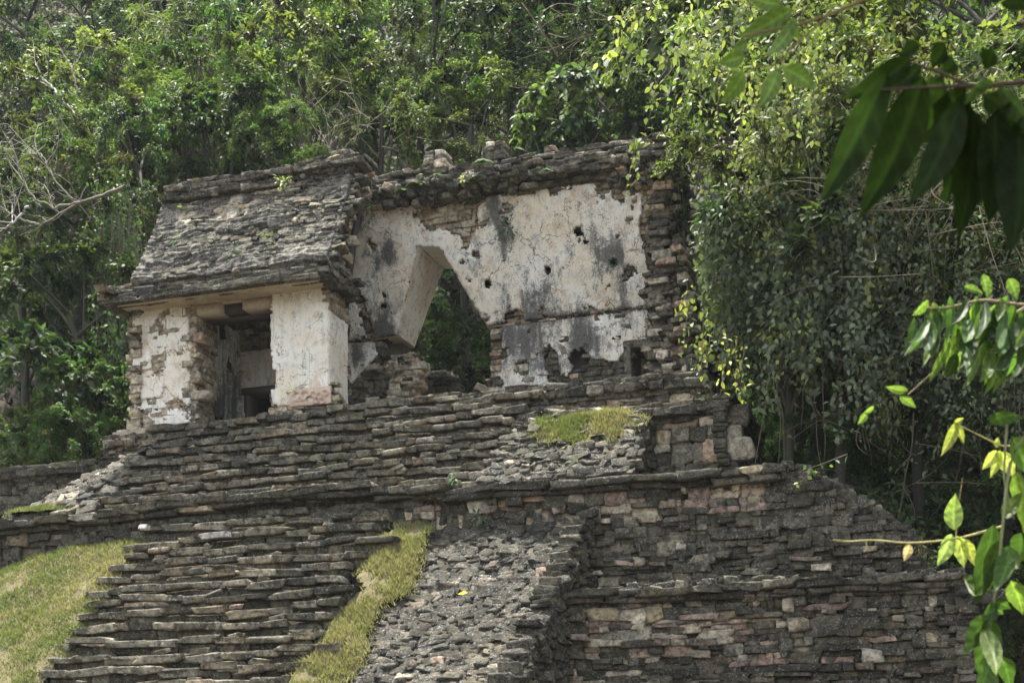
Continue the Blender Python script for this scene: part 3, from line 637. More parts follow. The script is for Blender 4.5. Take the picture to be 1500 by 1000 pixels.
# ---- T4 wall
a = Acc()
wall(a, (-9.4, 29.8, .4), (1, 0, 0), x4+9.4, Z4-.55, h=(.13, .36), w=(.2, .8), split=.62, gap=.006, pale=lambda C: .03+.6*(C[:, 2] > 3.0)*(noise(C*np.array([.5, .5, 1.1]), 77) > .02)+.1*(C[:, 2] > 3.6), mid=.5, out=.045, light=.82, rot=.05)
wall(a, (-9.4, 29.7, GZ), (1, 0, 0), x4+9.4, 2.05, h=(.2, .34), w=(.3, .8), mid=.2)
wall(a, (x4, 29.8, GZ), (0, 1, 0), 5, Z4-GZ-.1, N=(1, 0, 0), h=(.16, .34), w=(.25, .7), mid=.3)
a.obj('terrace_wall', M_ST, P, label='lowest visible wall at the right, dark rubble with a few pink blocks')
a = Acc()
for k, (z, fw, hh) in enumerate(((Z4+.03, .24, .15), (Z4-.11, .13, .13))):
    course(a, -9.35, x4+.02, 29.8, z, hh, (.4, 1.2), .7, fwd=fw, seed=60+k, sag=.03, mid=.5, out=.02, tiltz=-.005, wa=.5)
rubble(a, (-9.3, 29.9, Z4), (x4-.3, 29.9, Z4), (-9.3, 31.5, Z4+.15), (x4-.5, 31.5, Z4+.1), .4, (.15, .35), .02, .3, normal=(0, 0, 1))
a.obj('terrace_ledge', M_ST, P)
# ---- T3 wall with collapsed right corner
a = Acc(); P3 = [(-31, Z4-.3), (-31, Z3-.1)]+[(x, z) for x, z in R3]+[(R3[-1][0], Z4-.3)]; P3[2] = (P3[2][0], Z3-.1)
pal3 = lambda C: .03+.85*(C[:, 2] > 6.3)*(C[:, 0] > -13.6)*(C[:, 0] < -5.4)*np.clip(.75+.8*noise(C*.9, 12), 0, 1)+.30*((C[:, 2] > 5.3)*(C[:, 0] > -8.6)*(C[:, 0] < -5.6)*(noise(C*.7, 78) > -.05))
rag = lambda s, t: inpoly(s-31+.12*noise(np.stack([s*2, t*2, s*0], 1), 33), t+Z4-.15+.1*noise(np.stack([s*2, t*2, s*0], 1), 34)*(s > 25), P3)
wall(a, (-31, 31.45, Z4-.15), (1, 0, 0), 29.5, Z3-Z4+.05, h=(.12, .32), w=(.16, .7), split=.62, gap=.006, inside=lambda s, t: rag(s, t), pale=pal3, mid=.4, out=.05, rot=.05)
for k in range(4):   # collapsed corner turning back into the hill
    E = [(x-.15*k, z) for x, z in R3]
    wall(a, (R3[0][0]-.3, 31.5+.55*(k+1), Z4), (1, 0, 0), 3.2, Z3-Z4+.2, h=(.12, .26), w=(.2, .55), inside=lambda s, t, k=k: inpoly(s+R3[0][0]-.3, t+Z4, [(x-.02, z+.0) for x, z in P3]), mid=.25, out=.1, rot=.08)
wall(a, (R3[-1][0], 31.5, Z4-.1), (0, 1, 0), 6, .7, N=(1, 0, 0), mid=.2, inside=None)
a.obj('terrace_wall', M_ST, P, label='middle wall with pale ochre and pink blocks under its ledge and a collapsed right corner')
a = Acc(); xr3 = at(1150, 684, 31.3)[0]
z3f = zline([(0, 768), (250, 735), (520, 708), (560, 712), (700, 711), (850, 703), (1000, 690), (1150, 681)], 31.2)
for k, (fw, dz, hh) in enumerate(((.28, 0, .15), (.16, -.14, .12))):
    s = -31.0
    while s < xr3:
        ww = min(random.uniform(.4, 1.2), xr3-s+.02); zz = float(z3f(s+ww/2))+dz+random.gauss(0, .012)
        a.add(*stones(warp(np.array([[s+ww/2, 31.4-fw+.35+random.gauss(0, .03), zz-hh/2]]), .5), np.array([[ww/2+.01, .35, hh*random.uniform(.45, .62)]]), np.array([[(1, 0, 0), (0, -1, 0), (0, 0, 1)]]), pick(np.array([[s, 31, zz]]), .03, .3), rot=.03)); s += ww
rubble(a, (-31, 31.6, Z3), (xr3-.1, 31.6, Z3), (-31, 33.5, Z3+.1), (xr3-.3, 33.5, Z3+.1), .42, (.15, .35), .02, .3, normal=(0, 0, 1))
a.obj('terrace_ledge', M_ST, P)
# rubble on the collapsed corner
a = Acc()
for i in range(len(R3)-2):
    (xa, za), (xb, zb) = R3[i], R3[i+1]
    rubble(a, (xa-.1, 31.5, za), (xb+.02, 31.5, zb), (xa-.1, 35, za+.1), (xb+.05, 35, zb+.1), .27, (.12, .3), .03, .4, normal=(.5, 0, .8))
a.obj('fallen_corner', M_ST, P)
# ---- T2
a = Acc()
wall(a, (x2l, 33.5, Z3-.1), (1, 0, 0), 4.2, Z2-Z3-.1, h=(.12, .26), w=(.25, .7), pale=lambda C: .05, mid=.35)
a.obj('terrace_wall', M_ST, P, label='short upper wall at the far left'); a = Acc()
wall(a, (-9.2, 33.5, Z3-.1), (1, 0, 0), x2r+9.2, Z2-Z3-.1, h=(.26, .5), w=(.35, .9), split=.35, pale=lambda C: .25+.4*(C[:, 2] > 8.5), mid=.8, out=.015, wa=.3, rot=.02)
wall(a, (x2r, 33.5, Z3-.1), (0, 1, 0), 7, Z2-Z3-.1, N=(1, 0, 0), h=(.14, .3), w=(.25, .7), mid=.1, surf=lambda C: -.12*(Z2-C[:, 2])*-1)
a.obj('terrace_wall', M_ST, P, label='short upper wall of large worn blocks at the right')
a = Acc(); z2f = zline([(0, 686), (75, 678), (144, 671), (200, 668), (800, 604), (900, 598), (1058, 581)], 33.4)
for (xa, xb) in ((x2l-.05, -21.7), (-11.6, x2r+.1)):
    if xa > -20: a.obj('terrace_ledge', M_ST, P); a = Acc()
    for k, (fw, dz, hh) in enumerate(((.16, 0, .16), (.2, -.15, .16), (.06, -.29, .14))):
        s = xa
        while s < xb:
            ww = min(random.uniform(.3, .9), xb-s+.05); zz = float(z2f(s+ww/2))+dz
            a.add(*stones(warp(np.array([[s+ww/2, 33.5-fw+.4+random.gauss(0, .03), zz-hh/2]]), .4), np.array([[ww/2+.01, .4, hh*random.uniform(.5, .62)]]), np.array([[(1, 0, 0), (0, -1, 0), (0, 0, 1)]]), pick(np.array([[s, 33, zz]]), .02, .3), rot=.03)); s += ww
for k, (dz, hh) in enumerate(((0, .16), (-.15, .16), (-.29, .14))):
    wall(a, (x2r+.05, 33.4, 9.3+dz-hh+.05), (0, 1, 0), 7, hh, N=(1, 0, 0), h=(hh, hh), w=(.3, .7), d=.5, mid=.2, proud=.2-.05*k)
a.obj('terrace_ledge', M_ST, P)
# ---- T1: the platform the temple stands on
a = Acc(); z1f = zline([(155, 639), (300, 624), (397, 607), (480, 597), (600, 584), (700, 573), (850, 559), (1035, 544)], 34.1)
wall(a, (-11.5, 34.2, Z2-.15), (1, 0, 0), x1r+11.5, .75, h=(.14, .28), w=(.2, .6), pale=.55, mid=.9, out=.015, wa=.3)
wall(a, (x1l, 34.2, Z2-.25), (1, 0, 0), 2.2, .6, h=(.16, .26), w=(.25, .5), pale=.75, mid=.8)
wall(a, (x1r, 34.2, Z2-.15), (0, 1, 0), 6, .9, N=(1, 0, 0), h=(.12, .26), w=(.2, .5), mid=.3)
for k, (fw, dz, hh) in enumerate(((.12, .02, .14), (.2, -.12, .2), (.08, -.31, .14))):
    s = x1l
    while s < x1r:
        if k == 2 and -21.6 < s < -11.6: s += .5; continue
        ww = min(random.uniform(.2, .6), x1r-s+.05); zz = float(z1f(s+ww/2))+dz+random.gauss(0, .012)
        a.add(*stones(warp(np.array([[s+ww/2, 34.2-fw+.3+random.gauss(0, .025), zz-hh/2]]), .3), np.array([[ww/2+.005, .3, hh*random.uniform(.48, .58)]]), np.array([[(1, 0, 0), (0, -1, 0), (0, 0, 1)]]), pick(np.array([[s, 34, zz]]), .16 if s < -16 else .04, .6), rot=.03)); s += ww
a.add(*box(x1l+.2, x1r-.2, 34.4, 41.5, 9.8, ZF-.04), (.1, .095, .085))
a.obj('platform', M_ST, P, label='low stone platform directly under the temple piers')
# ---- upper stair
def step(k, xl, xr, yf, zt, rise, back, seed, wl, lt=1.0):
    a = Acc()
    a.add(*box(xl+.12, xr-.1, yf+.14, back, zt-rise-.1, zt-.035), (.10, .088, .066))
    course(a, xl, xr, yf, zt, .145, wl, .5, seed=seed, sag=.09, mid=.7, out=.02, miss=.005, fwd=.085, wa=.8, light=1.2*lt)  # top slabs coloured lighter to stand in for sunlit edges
    course(a, xl+.1, xr-.05, yf, zt-.13, rise-.1, (wl[0]*.7, wl[1]*.8), .34, seed=seed+100, sag=.02, mid=.2, out=.02, fwd=-.035, wa=.8, light=.9*lt)  # risers coloured darker, their shade put into the stone colour
    for j in range(int((xr-xl)*.5)):
        xx = random.uniform(xl, xr); a.add(*stones(np.array([[xx, yf+random.uniform(.05, .25), zt+random.uniform(-.03, .04)]]), np.array([[random.uniform(.06, .2), .1, random.uniform(.03, .07)]]), np.eye(3)[None], pick(np.array([[xx, yf, zt]]), .03, .6), rot=.2))
    a.obj('stair_step', M_ST, P)
for k in range(10):
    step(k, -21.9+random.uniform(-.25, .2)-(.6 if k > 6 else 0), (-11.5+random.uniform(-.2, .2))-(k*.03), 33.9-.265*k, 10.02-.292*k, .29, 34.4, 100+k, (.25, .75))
# ---- lower stair
for k in range(25):
    zt = 6.78-.335*k; yf = 30.95-.37*k
    if zt < GZ+.1: break
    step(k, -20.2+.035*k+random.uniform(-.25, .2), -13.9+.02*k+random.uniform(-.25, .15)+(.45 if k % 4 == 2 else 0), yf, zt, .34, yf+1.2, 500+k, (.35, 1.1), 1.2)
# solid under both flights
V, Fc = prism([(34.4, 9.6), (31.75, 7.0), (34.4, 7.0)], lambda y, z: (-21.8, y, z), lambda y, z: (-8.9, y, z)); core(V, Fc)
V, Fc = prism([(31.7, 6.55), (22.0, GZ-.4), (31.7, GZ-.4)], lambda y, z: (-20.3, y, z), lambda y, z: (-9.8, y, z)); core(V, Fc)
# ---- upper right flank
a = Acc(); fx0, fx1 = -11.7, -8.46
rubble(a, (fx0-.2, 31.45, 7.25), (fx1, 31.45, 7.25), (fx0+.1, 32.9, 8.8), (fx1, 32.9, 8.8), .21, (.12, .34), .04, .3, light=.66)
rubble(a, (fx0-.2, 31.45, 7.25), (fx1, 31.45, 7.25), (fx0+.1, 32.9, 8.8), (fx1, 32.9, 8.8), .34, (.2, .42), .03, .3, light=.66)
rubble(a, (fx0+.1, 32.9, 8.8), (fx1, 32.9, 8.8), (fx0+.1, 33.9, 9.4), (fx1, 33.5, 9.2), .3, (.14, .3), .15, .5, normal=(0, -.2, 1))
wall(a, (fx1, 31.5, Z3-.05), (0, 1, 0), 2.2, 2.1, N=(1, 0, 0), h=(.1, .2), w=(.15, .4), d=.4, inside=lambda s, t: t < .1+s*1.08, mid=.15, out=.05, rot=.07)
a.add(*prism([(31.55, 7.1), (32.9, 8.62), (33.9, 9.2), (33.9, 7.1)], lambda y, z: (fx0, y, z), lambda y, z: (fx1-.12, y, z))[0:1], np.array([(0, 1, 2, 3), (7, 6, 5, 4), (0, 4, 5, 1), (1, 5, 6, 2), (2, 6, 7, 3), (3, 7, 4, 0)]), (.07, .065, .06))
a.obj('stair_flank', M_ST, P, label='upper right flank of loose rubble')
# ---- upper left flank ruin
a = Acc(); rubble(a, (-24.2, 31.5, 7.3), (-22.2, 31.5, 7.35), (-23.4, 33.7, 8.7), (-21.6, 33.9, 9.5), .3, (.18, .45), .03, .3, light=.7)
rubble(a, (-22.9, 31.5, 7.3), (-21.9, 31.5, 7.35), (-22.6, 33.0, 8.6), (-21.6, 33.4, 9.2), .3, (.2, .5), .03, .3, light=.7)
a.obj('stair_flank', M_ST, P, label='slumped upper left flank')
# ---- lower right flank with its dark side wall
a = Acc(); gx0, gx1 = -12.95, -9.3; sl = (6.45-2.5)/(31.35-26.7); bY = 22.0; bZ = 2.5-(26.7-bY)*sl
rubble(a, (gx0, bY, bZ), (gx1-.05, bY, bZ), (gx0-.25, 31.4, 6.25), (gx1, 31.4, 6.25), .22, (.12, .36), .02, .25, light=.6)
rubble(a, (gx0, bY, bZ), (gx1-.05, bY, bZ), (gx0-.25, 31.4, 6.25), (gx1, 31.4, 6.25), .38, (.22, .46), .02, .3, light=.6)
wall(a, (gx1, bY, GZ), (0, 1, 0), 9.5, 8.3, N=(1, 0, 0), h=(.12, .26), w=(.18, .5), d=.45, inside=lambda s, t: t < bZ-GZ+.12+s*sl, mid=.1, out=.06, rot=.08)
a.obj('stair_flank', M_ST, P, label='broad lower flank of dark overlapping rubble with a steep shaded side')
V, Fc = prism([(bY+.3, GZ-.2), (bY+.3, bZ-.15), (31.7, 6.45), (31.7, GZ-.2)], lambda y, z: (-14.3, y, z), lambda y, z: (gx1-.2, y, z)); core(V, Fc)
# ================================================================== GRASS
def turf(name, x0, x1, y0, y1, zf, keep, label, nb, cell=.12, blade=.09, parent=None):
    """a turf-covered patch: uneven soil sheet and blades"""
    nx, ny = int((x1-x0)/cell)+1, int((y1-y0)/cell)+1
    X, Y = np.meshgrid(np.linspace(x0, x1, nx), np.linspace(y0, y1, ny)); x, y = X.ravel(), Y.ravel()
    hz = lambda x, y: zf(x, y)+.09*fbm(np.stack([x*1.1, y*1.1, x*0], 1), 51, 4)+.04*noise(np.stack([x*3, y*3, x*0], 1), 52)
    V = np.stack([x, y, hz(x, y)], 1); g = np.arange(len(V)).reshape(ny, nx)
    K = keep(((X[:-1, :-1]+X[1:, 1:])/2).ravel(), ((Y[:-1, :-1]+Y[1:, 1:])/2).ravel()).reshape(ny-1, nx-1)
    Fq = np.stack([g[:-1, :-1][K], g[:-1, 1:][K], g[1:, 1:][K], g[1:, :-1][K]], 1)
    o = obj(name, V, Fq, M_TURF); tag(o, label, 'grass', kind='stuff')
    bx = rng.uniform(x0, x1, nb*3); by = rng.uniform(y0, y1, nb*3); k = keep(bx+rng.normal(0, .1, nb*3), by+rng.normal(0, .1, nb*3)) & (fbm(np.stack([bx*1.6, by*2.6, bx*0], 1), 47, 3) < rng.uniform(.05, .6, nb*3)); bx, by = bx[k][:nb], by[k][:nb]
    n = len(bx); B = np.stack([bx, by, hz(bx, by)-.01], 1); an = rng.uniform(0, 6.28, n); ln = blade*rng.uniform(.4, 1.9, n)
    pt = fbm(B*np.array([1.2, 1.2, 0]), 44, 4)
    W = np.stack([np.cos(an), np.sin(an), an*0], 1)*(.012+.006*rng.random((n, 1)))
    D = np.stack([np.sin(an)*.5+rng.normal(0, .3, n), np.cos(an)*.5+rng.normal(0, .3, n)-.3, np.ones(n)*.75], 1); D /= np.linalg.norm(D, axis=1)[:, None]
    Vb = np.stack([B-W, B+W, B+D*ln[:, None]], 1).reshape(-1, 3); Fb = np.arange(3*n).reshape(n, 3)
    dry = np.clip(.5+1.6*pt+rng.normal(0, .2, n), 0, 1)[:, None]
    c = (1-dry)*np.array([(.155, .19, .045)])+dry*np.array([(.31, .26, .135)]); c = c*rng.uniform(.6, 1.35, (n, 1))
    me = mesh(name+'_blades', Vb-BASE[o.name], Fb, M_GRASS, np.repeat(c, 3, 0)); b = bpy.data.objects.new('grass_blades', me); COL.objects.link(b); b.parent = o
    return o
zl = lambda x, y: 6.5-(31.3-y)*.845
def zmound(x, y): return zl(x, y)+.46-.19*np.clip(-20.6-x, 0, 8)*(.4+.6*np.clip((y-22)/9, 0, 1))-.9*np.clip((x+20.1)/1.0, 0, 1)**2-.35*np.clip((y-30.6)/.8, 0, 1)**2+.15*np.sin(x*1.3)
turf('grass_mound', -29, -19.0, 22, 31.45, zmound, lambda x, y: x < -19.55+.3*noise(np.stack([x*0, y*1.3, x*0], 1), 3)+.06*(31-y)-.25, 'broad rounded grassy slope left of the lower stairs', 90000)
edge = lambda y, s: .28*noise(np.stack([y*0, y*1.4, y*0+s], 1), 3)
turf('grass_strip', -15.2, -12.2, 22, 31.1, lambda x, y: zl(x, y)+.21-.35*np.abs(x+13.5)**2*.6, lambda x, y: (x > -14.0+.12*np.sin(y*5.5)+edge(y, 1)+.03*(31.4-y)+.35*(noise(np.stack([y*0, y*2.2, y*0], 1), 15) > .25)) & (x < -12.75+edge(y, 5)), 'narrow band of grass running down between the lower stairs and the dark rubble flank', 34000)
turf('grass_patch', -11.4, -8.3, 32.0, 33.6, lambda x, y: np.where(y < 32.95, 8.84+(y-32.9)*1.05, 8.84+(y-32.95)*.5)+.17-.06*(x+9.9)**2, lambda x, y: ((x+9.85)/1.3)**2+((y-32.85)/.6)**2 < 1+.35*noise(np.stack([x*3, y*3, x*0], 1), 3), 'small oval of grass on the upper right flank below the platform', 9000)
turf('grass_patch', -25.2, -22.3, 31.3, 33.2, lambda x, y: 7.25+.33-.08*(x+23.3)**2+(y-31.5)*.25, lambda x, y: ((x+23.35)/1.1)**2+((y-32.1)/.75)**2 < 1+.3*noise(np.stack([x*3, y*3, x*0], 1), 3), 'small patch of grass on the ledge at the far left', 7000)
# fallen bits
o = obj('fallen_leaf', *(lambda c: (np.array([c+(-.11, 0, 0), c+(0, -.04, -.02), c+(.11, 0, .02), c+(0, .05, .07), c+(.0, 0, .0)]), np.array([(0, 1, 4, 3), (1, 2, 3, 4)])))(at(680, 876, 28.75)+np.array([0, -.08, .08])), m_plain('yellow_leaf', (.75, .50, .03), (.8, .6, .08), 8)); tag(o, 'bright yellow fallen leaf lying on the dark rubble flank', 'leaf')
a = Acc(); c = at(215, 777, 30.8)+np.array([0, -.1, .06]); a.add(*stones(c[None], np.array([[.11, .07, .05]]), np.eye(3)[None], np.array([[.75, .74, .72]]), rot=.1)); tag(a.obj('loose_stone', M_ST), 'small white loose stone at the top left of the lower stairs', 'stone')
a = Acc(); c = at(322, 787, 30.55)+np.array([0, -.14, .02]); a.add(*stones(c[None], np.array([[.36, .12, .07]]), np.eye(3)[None], np.array([[.42, .41, .40]]), rot=.05)); tag(a.obj('loose_stone', M_ST), 'long pale grey stone on the second step of the lower stairs', 'stone')
# ================================================================== GROUND
def hill(x, y):
    x = np.asarray(x, float); y = np.asarray(y, float)
    z = GZ+np.clip(.9*(y-26), 0, 11.2)
    z = z-np.clip(1-np.abs((x+1)/4.0), 0, 1)*np.clip((y-26)/5, 0, 1)*1.5
    z = z+np.clip(y-43.5, 0, 50)*1.12+np.clip(x-2, 0, 30)*.35*np.clip((y-20)/8, 0, 1)+np.clip(-26-x, 0, 40)*.25*np.clip((y-26)/8, 0, 1)
    q = np.stack([x*.13, y*.13, x*0], 1) if x.ndim else np.array([[x*.13, y*.13, 0]])
    r = noise(q, 61)*1.0*np.clip((y-27)/10, 0, 1)
    return z+(r if x.ndim else float(r[0]))
gx = np.concatenate([np.linspace(-400, -62, 12), np.linspace(-60, 45, 90), np.linspace(48, 400, 12)]); gy = np.concatenate([np.linspace(-300, 0, 8), np.linspace(4, 100, 80), np.linspace(105, 500, 14)])
X, Y = np.meshgrid(gx, gy); x, y = X.ravel(), Y.ravel(); z = hill(x, y)
ins = (x > -31) & (x < -3) & (y > 27) & (y < 43.5); z = np.where(ins, np.minimum(z, 4.0), z)
V = np.stack([x, y, z], 1); g = np.arange(len(V)).reshape(X.shape); Fq = np.stack([g[:-1, :-1], g[:-1, 1:], g[1:, 1:], g[1:, :-1]], -1).reshape(-1, 4)
tag(obj('ground', V, Fq, M_SOIL), kind='structure')
# ================================================================== LEAVES
def norm(v): return v/(np.linalg.norm(v, axis=-1, keepdims=True)+1e-9)
def leaves(pos, d, nrm, ln, wd, col, near=False):
    n = len(pos); d = norm(d); s = norm(np.cross(d, nrm)); u = np.cross(s, d); ln = np.broadcast_to(ln, (n,))[:, None]; wd = np.broadcast_to(wd, (n,))[:, None]
    if near:
        V = np.stack([pos, pos+d*ln*.3-s*wd*.46+u*wd*.14, pos+d*ln*.42-u*0, pos+d*ln*.3+s*wd*.46+u*wd*.14, pos+d*ln*.68-s*wd*.34+u*wd*.08-u*ln*.04, pos+d*ln*.68+s*wd*.34+u*wd*.08-u*ln*.04, pos+d*ln-u*ln*.14], 1)
        T = np.array([(0, 2, 1, 1), (0, 3, 2, 2), (1, 2, 6, 4), (2, 3, 5, 6)]); k = 7
        T = np.array([(0, 2, 4, 1), (0, 3, 5, 2), (2, 5, 6, 4)])
    else:
        V = np.stack([pos, pos+d*ln*.42-s*wd*.5+u*wd*.1, pos+d*ln-u*ln*.12, pos+d*ln*.42+s*wd*.5+u*wd*.1], 1); k = 4; T = np.array([(0, 3, 2, 1)])
    Fc = (T[None]+(np.arange(n)*k)[:, None, None]).reshape(-1, 4)
    return V.reshape(-1, 3), Fc, np.repeat(col, k, 0)
def sph(n): return norm(rng.normal(0, 1, (n, 3)))
def crown(name, nc=42, tw=13, lf=11, R_=(2.6, 2.6, 2.2), ln=.2, wd=.09, droop=.35, base=(.06, .10, .025), young=(.20, .24, .04), py=.15, cl=.75, spray=.7, shell=.55):
    """leafy crown made of clumps of twigs, centred on the origin"""
    a = Acc(); D = sph(nc); D[:, 2] = D[:, 2]*.9+.12; r = rng.uniform(shell, 1.03, nc)**.7
    C = D*r[:, None]*np.array(R_); sz = rng.uniform(.55, 1.15, nc)*cl; P_ = []
    pos = []; dr = []; nn = []; cc = []
    for i in range(nc):
        m = int(tw*sz[i]/cl)+2; t = norm(sph(m)+D[i]*.7+np.array([0, 0, .25])); tipc = rng.random()
        L_ = rng.uniform(.4, 1, m)*sz[i]
        cb = np.array(base)*rng.uniform(.55, 1.7)*(1+rng.normal(0, .13, 3)); isy = tipc < py
        for j in range(m):
            q = (np.arange(lf)+.7)/lf; p = C[i]+t[j]*(q*L_[j])[:, None]+np.array([0, 0, -1])*(q**2*L_[j]*droop)[:, None]+rng.normal(0, .03, (lf, 3))
            side = norm(np.cross(t[j], (0, 0, 1))+1e-3)*np.where(np.arange(lf) % 2, 1, -1)[:, None]
            pos.append(p); dr.append(norm(t[j]*.6+side*.8*spray+rng.normal(0, .35, (lf, 3))+np.array([0, 0, -droop*1.3]))); nn.append(norm(np.array([0, 0, 1])+D[i]*.4+rng.normal(0, .45, (lf, 3))))
            mixk = np.clip((q-.2)*(1.1 if isy else .12)+rng.normal(0, .06, lf), 0, 1)[:, None]
            cc.append((cb*(1-mixk)+np.array(young)*mixk)*rng.uniform(.7, 1.3, (lf, 1)))
    pos = np.concatenate(pos); k = len(pos)
    a.add(*leaves(pos, np.concatenate(dr), np.concatenate(nn), ln*rng.uniform(.6, 1.3, k), wd*rng.uniform(.7, 1.25, k), np.clip(np.concatenate(cc), .004, 1), ln > .17))
    return mesh(name, np.concatenate(a.V), np.concatenate(a.F), M_LEAF, np.concatenate(a.C), smooth=False), C
PR = {
 'broad': [crown('broad_crown', ln=.23, wd=.11) for _ in range(3)],
 'fine': [crown('fine_crown', nc=60, tw=16, lf=12, ln=.125, wd=.06, cl=.62, base=(.065, .095, .03)) for _ in range(3)],
 'feather': [crown('feathery_crown', nc=44, tw=14, lf=16, ln=.22, wd=.045, droop=.5, cl=.95, base=(.07, .12, .03), young=(.18, .24, .04), py=.3, spray=1.0) for _ in range(2)],
 'big': [crown('large_leaf_crown', nc=34, tw=9, lf=7, ln=.36, wd=.22, droop=.5, cl=.8, base=(.075, .115, .045)) for _ in range(2)],
 'pale': [crown('yellow_green_crown', nc=40, tw=12, lf=9, ln=.2, wd=.1, base=(.12, .17, .04), young=(.30, .34, .06), py=.6) for _ in range(2)]}
def tree(u, v, Yd, rad, kind, label, cat='tree', name='jungle_tree', tint=(1, 1, 1), flat=1., bare=0, group=None, trunk=True, rx=1.):
    c = at(u, v, Yd); gz = float(hill(c[0], c[1])); c[2] = max(c[2], gz+rad*.3)
    gz = min(gz, c[2]-.2)
    if -25 < c[0] < -6 and Yd < 43.5: gz = 10
    root = thing(name, (c[0], c[1], gz), label, cat, group)
    me, C = random.choice(PR[kind]); o = bpy.data.objects.new('crown', me); COL.objects.link(o); o.parent = root
    o.location = (0, 0, c[2]-gz); o.rotation_euler = (0, 0, random.uniform(0, 6.28)); s = rad/2.6; o.scale = (s*rx, s, s*flat); BASE[o.name] = BASE[root.name]
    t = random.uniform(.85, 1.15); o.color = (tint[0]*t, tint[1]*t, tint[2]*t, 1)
    if trunk:
        a = Acc(); h = c[2]-gz; r0 = .05+.04*rad; lean = rng.normal(0, .25, 2)
        k = np.linspace(0, 1, 9)[:, None]; P_ = np.array([c[0], c[1], gz-.3])+k*np.array([0, 0, h+.3])+np.stack([np.sin(k[:, 0]*3.1)*lean[0], np.sin(k[:, 0]*3.1)*lean[1], k[:, 0]*0], 1)
        bc = np.array((.045, .042, .032))*random.uniform(.6, 1.4); a.add(*tube(P_, np.linspace(r0, r0*.5, 9), 7), bc)
        rz = o.rotation_euler[2]; Rm = np.array([[math.cos(rz), -math.sin(rz), 0], [math.sin(rz), math.cos(rz), 0], [0, 0, 1]])
        sel = rng.choice(len(C), 9, replace=False)
        for i in sel:
            e = Rm@(C[i]*np.array([s*rx, s, s*flat]))+c; st = P_[random.randint(4, 8)]; m_ = (st+e)/2+np.array([0, 0, .15])+rng.normal(0, .12, 3)
            q = np.linspace(0, 1, 6)[:, None]; B_ = (1-q)**2*st+2*q*(1-q)*m_+q*q*e; a.add(*tube(B_, np.linspace(r0*.4, .012, 6), 5), bc*1.2)
        a.obj('trunk', M_BARK, root)
    return root
# ---- undergrowth covering the hillside
def under(name, n, xr, yr, label, ln=.26, wd=.13, keep=None, hh=1.6, base=(.05, .085, .025)):
    x = rng.uniform(*xr, n); y = rng.uniform(*yr, n)
    if keep is not None: k = keep(x, y); x, y = x[k], y[k]
    n = len(x); q = np.stack([x, y, y*0], 1); b = fbm(q*.55, 71, 4); h = np.clip(.35+1.3*b, .02, 1)*hh
    z = hill(x, y)+h*rng.uniform(.35, 1, n)**.6
    pos = np.stack([x, y, z], 1); D = rng.normal(0, .6, (n, 3))+np.array([0, -.5, -.25]); N_ = rng.normal(0, .45, (n, 3))+np.array([0, -.5, .8])
    c = np.array(base)*np.clip(1+1.2*noise(q*.35+5, 72)[:, None], .4, 2.2)*rng.uniform(.6, 1.5, (n, 1))+np.array([.03, .03, 0])*np.clip(noise(q*.5, 73), 0, 1)[:, None]
    a = Acc(); a.add(*leaves(pos, D, N_, ln*rng.uniform(.5, 1.3, n), wd*rng.uniform(.6, 1.2, n), np.clip(c, .004, 1)))
    return tag(a.obj(name, M_LEAF, smooth=False), label, 'undergrowth', kind='stuff')
temple_fp = lambda x, y: ~((x > -24.5) & (x < -5.5) & (y < 43.2))
under('hillside_undergrowth', 200000, (-62, 18), (43.5, 78), 'dense green undergrowth filling the steep hillside between the trees', .36, .18, hh=3.3, base=(.035, .062, .02))  # base darkened so the leaf colour stands in for shaded gaps
under('hillside_undergrowth', 75000, (-40, -22.5), (34, 44), 'leafy undergrowth beside the left end of the temple', .2, .1, keep=temple_fp, hh=3.6)
under('hillside_undergrowth', 60000, (-5.5, 14), (31, 44), 'shaded undergrowth in the hollow right of the pyramid', .2, .1, hh=2.2)
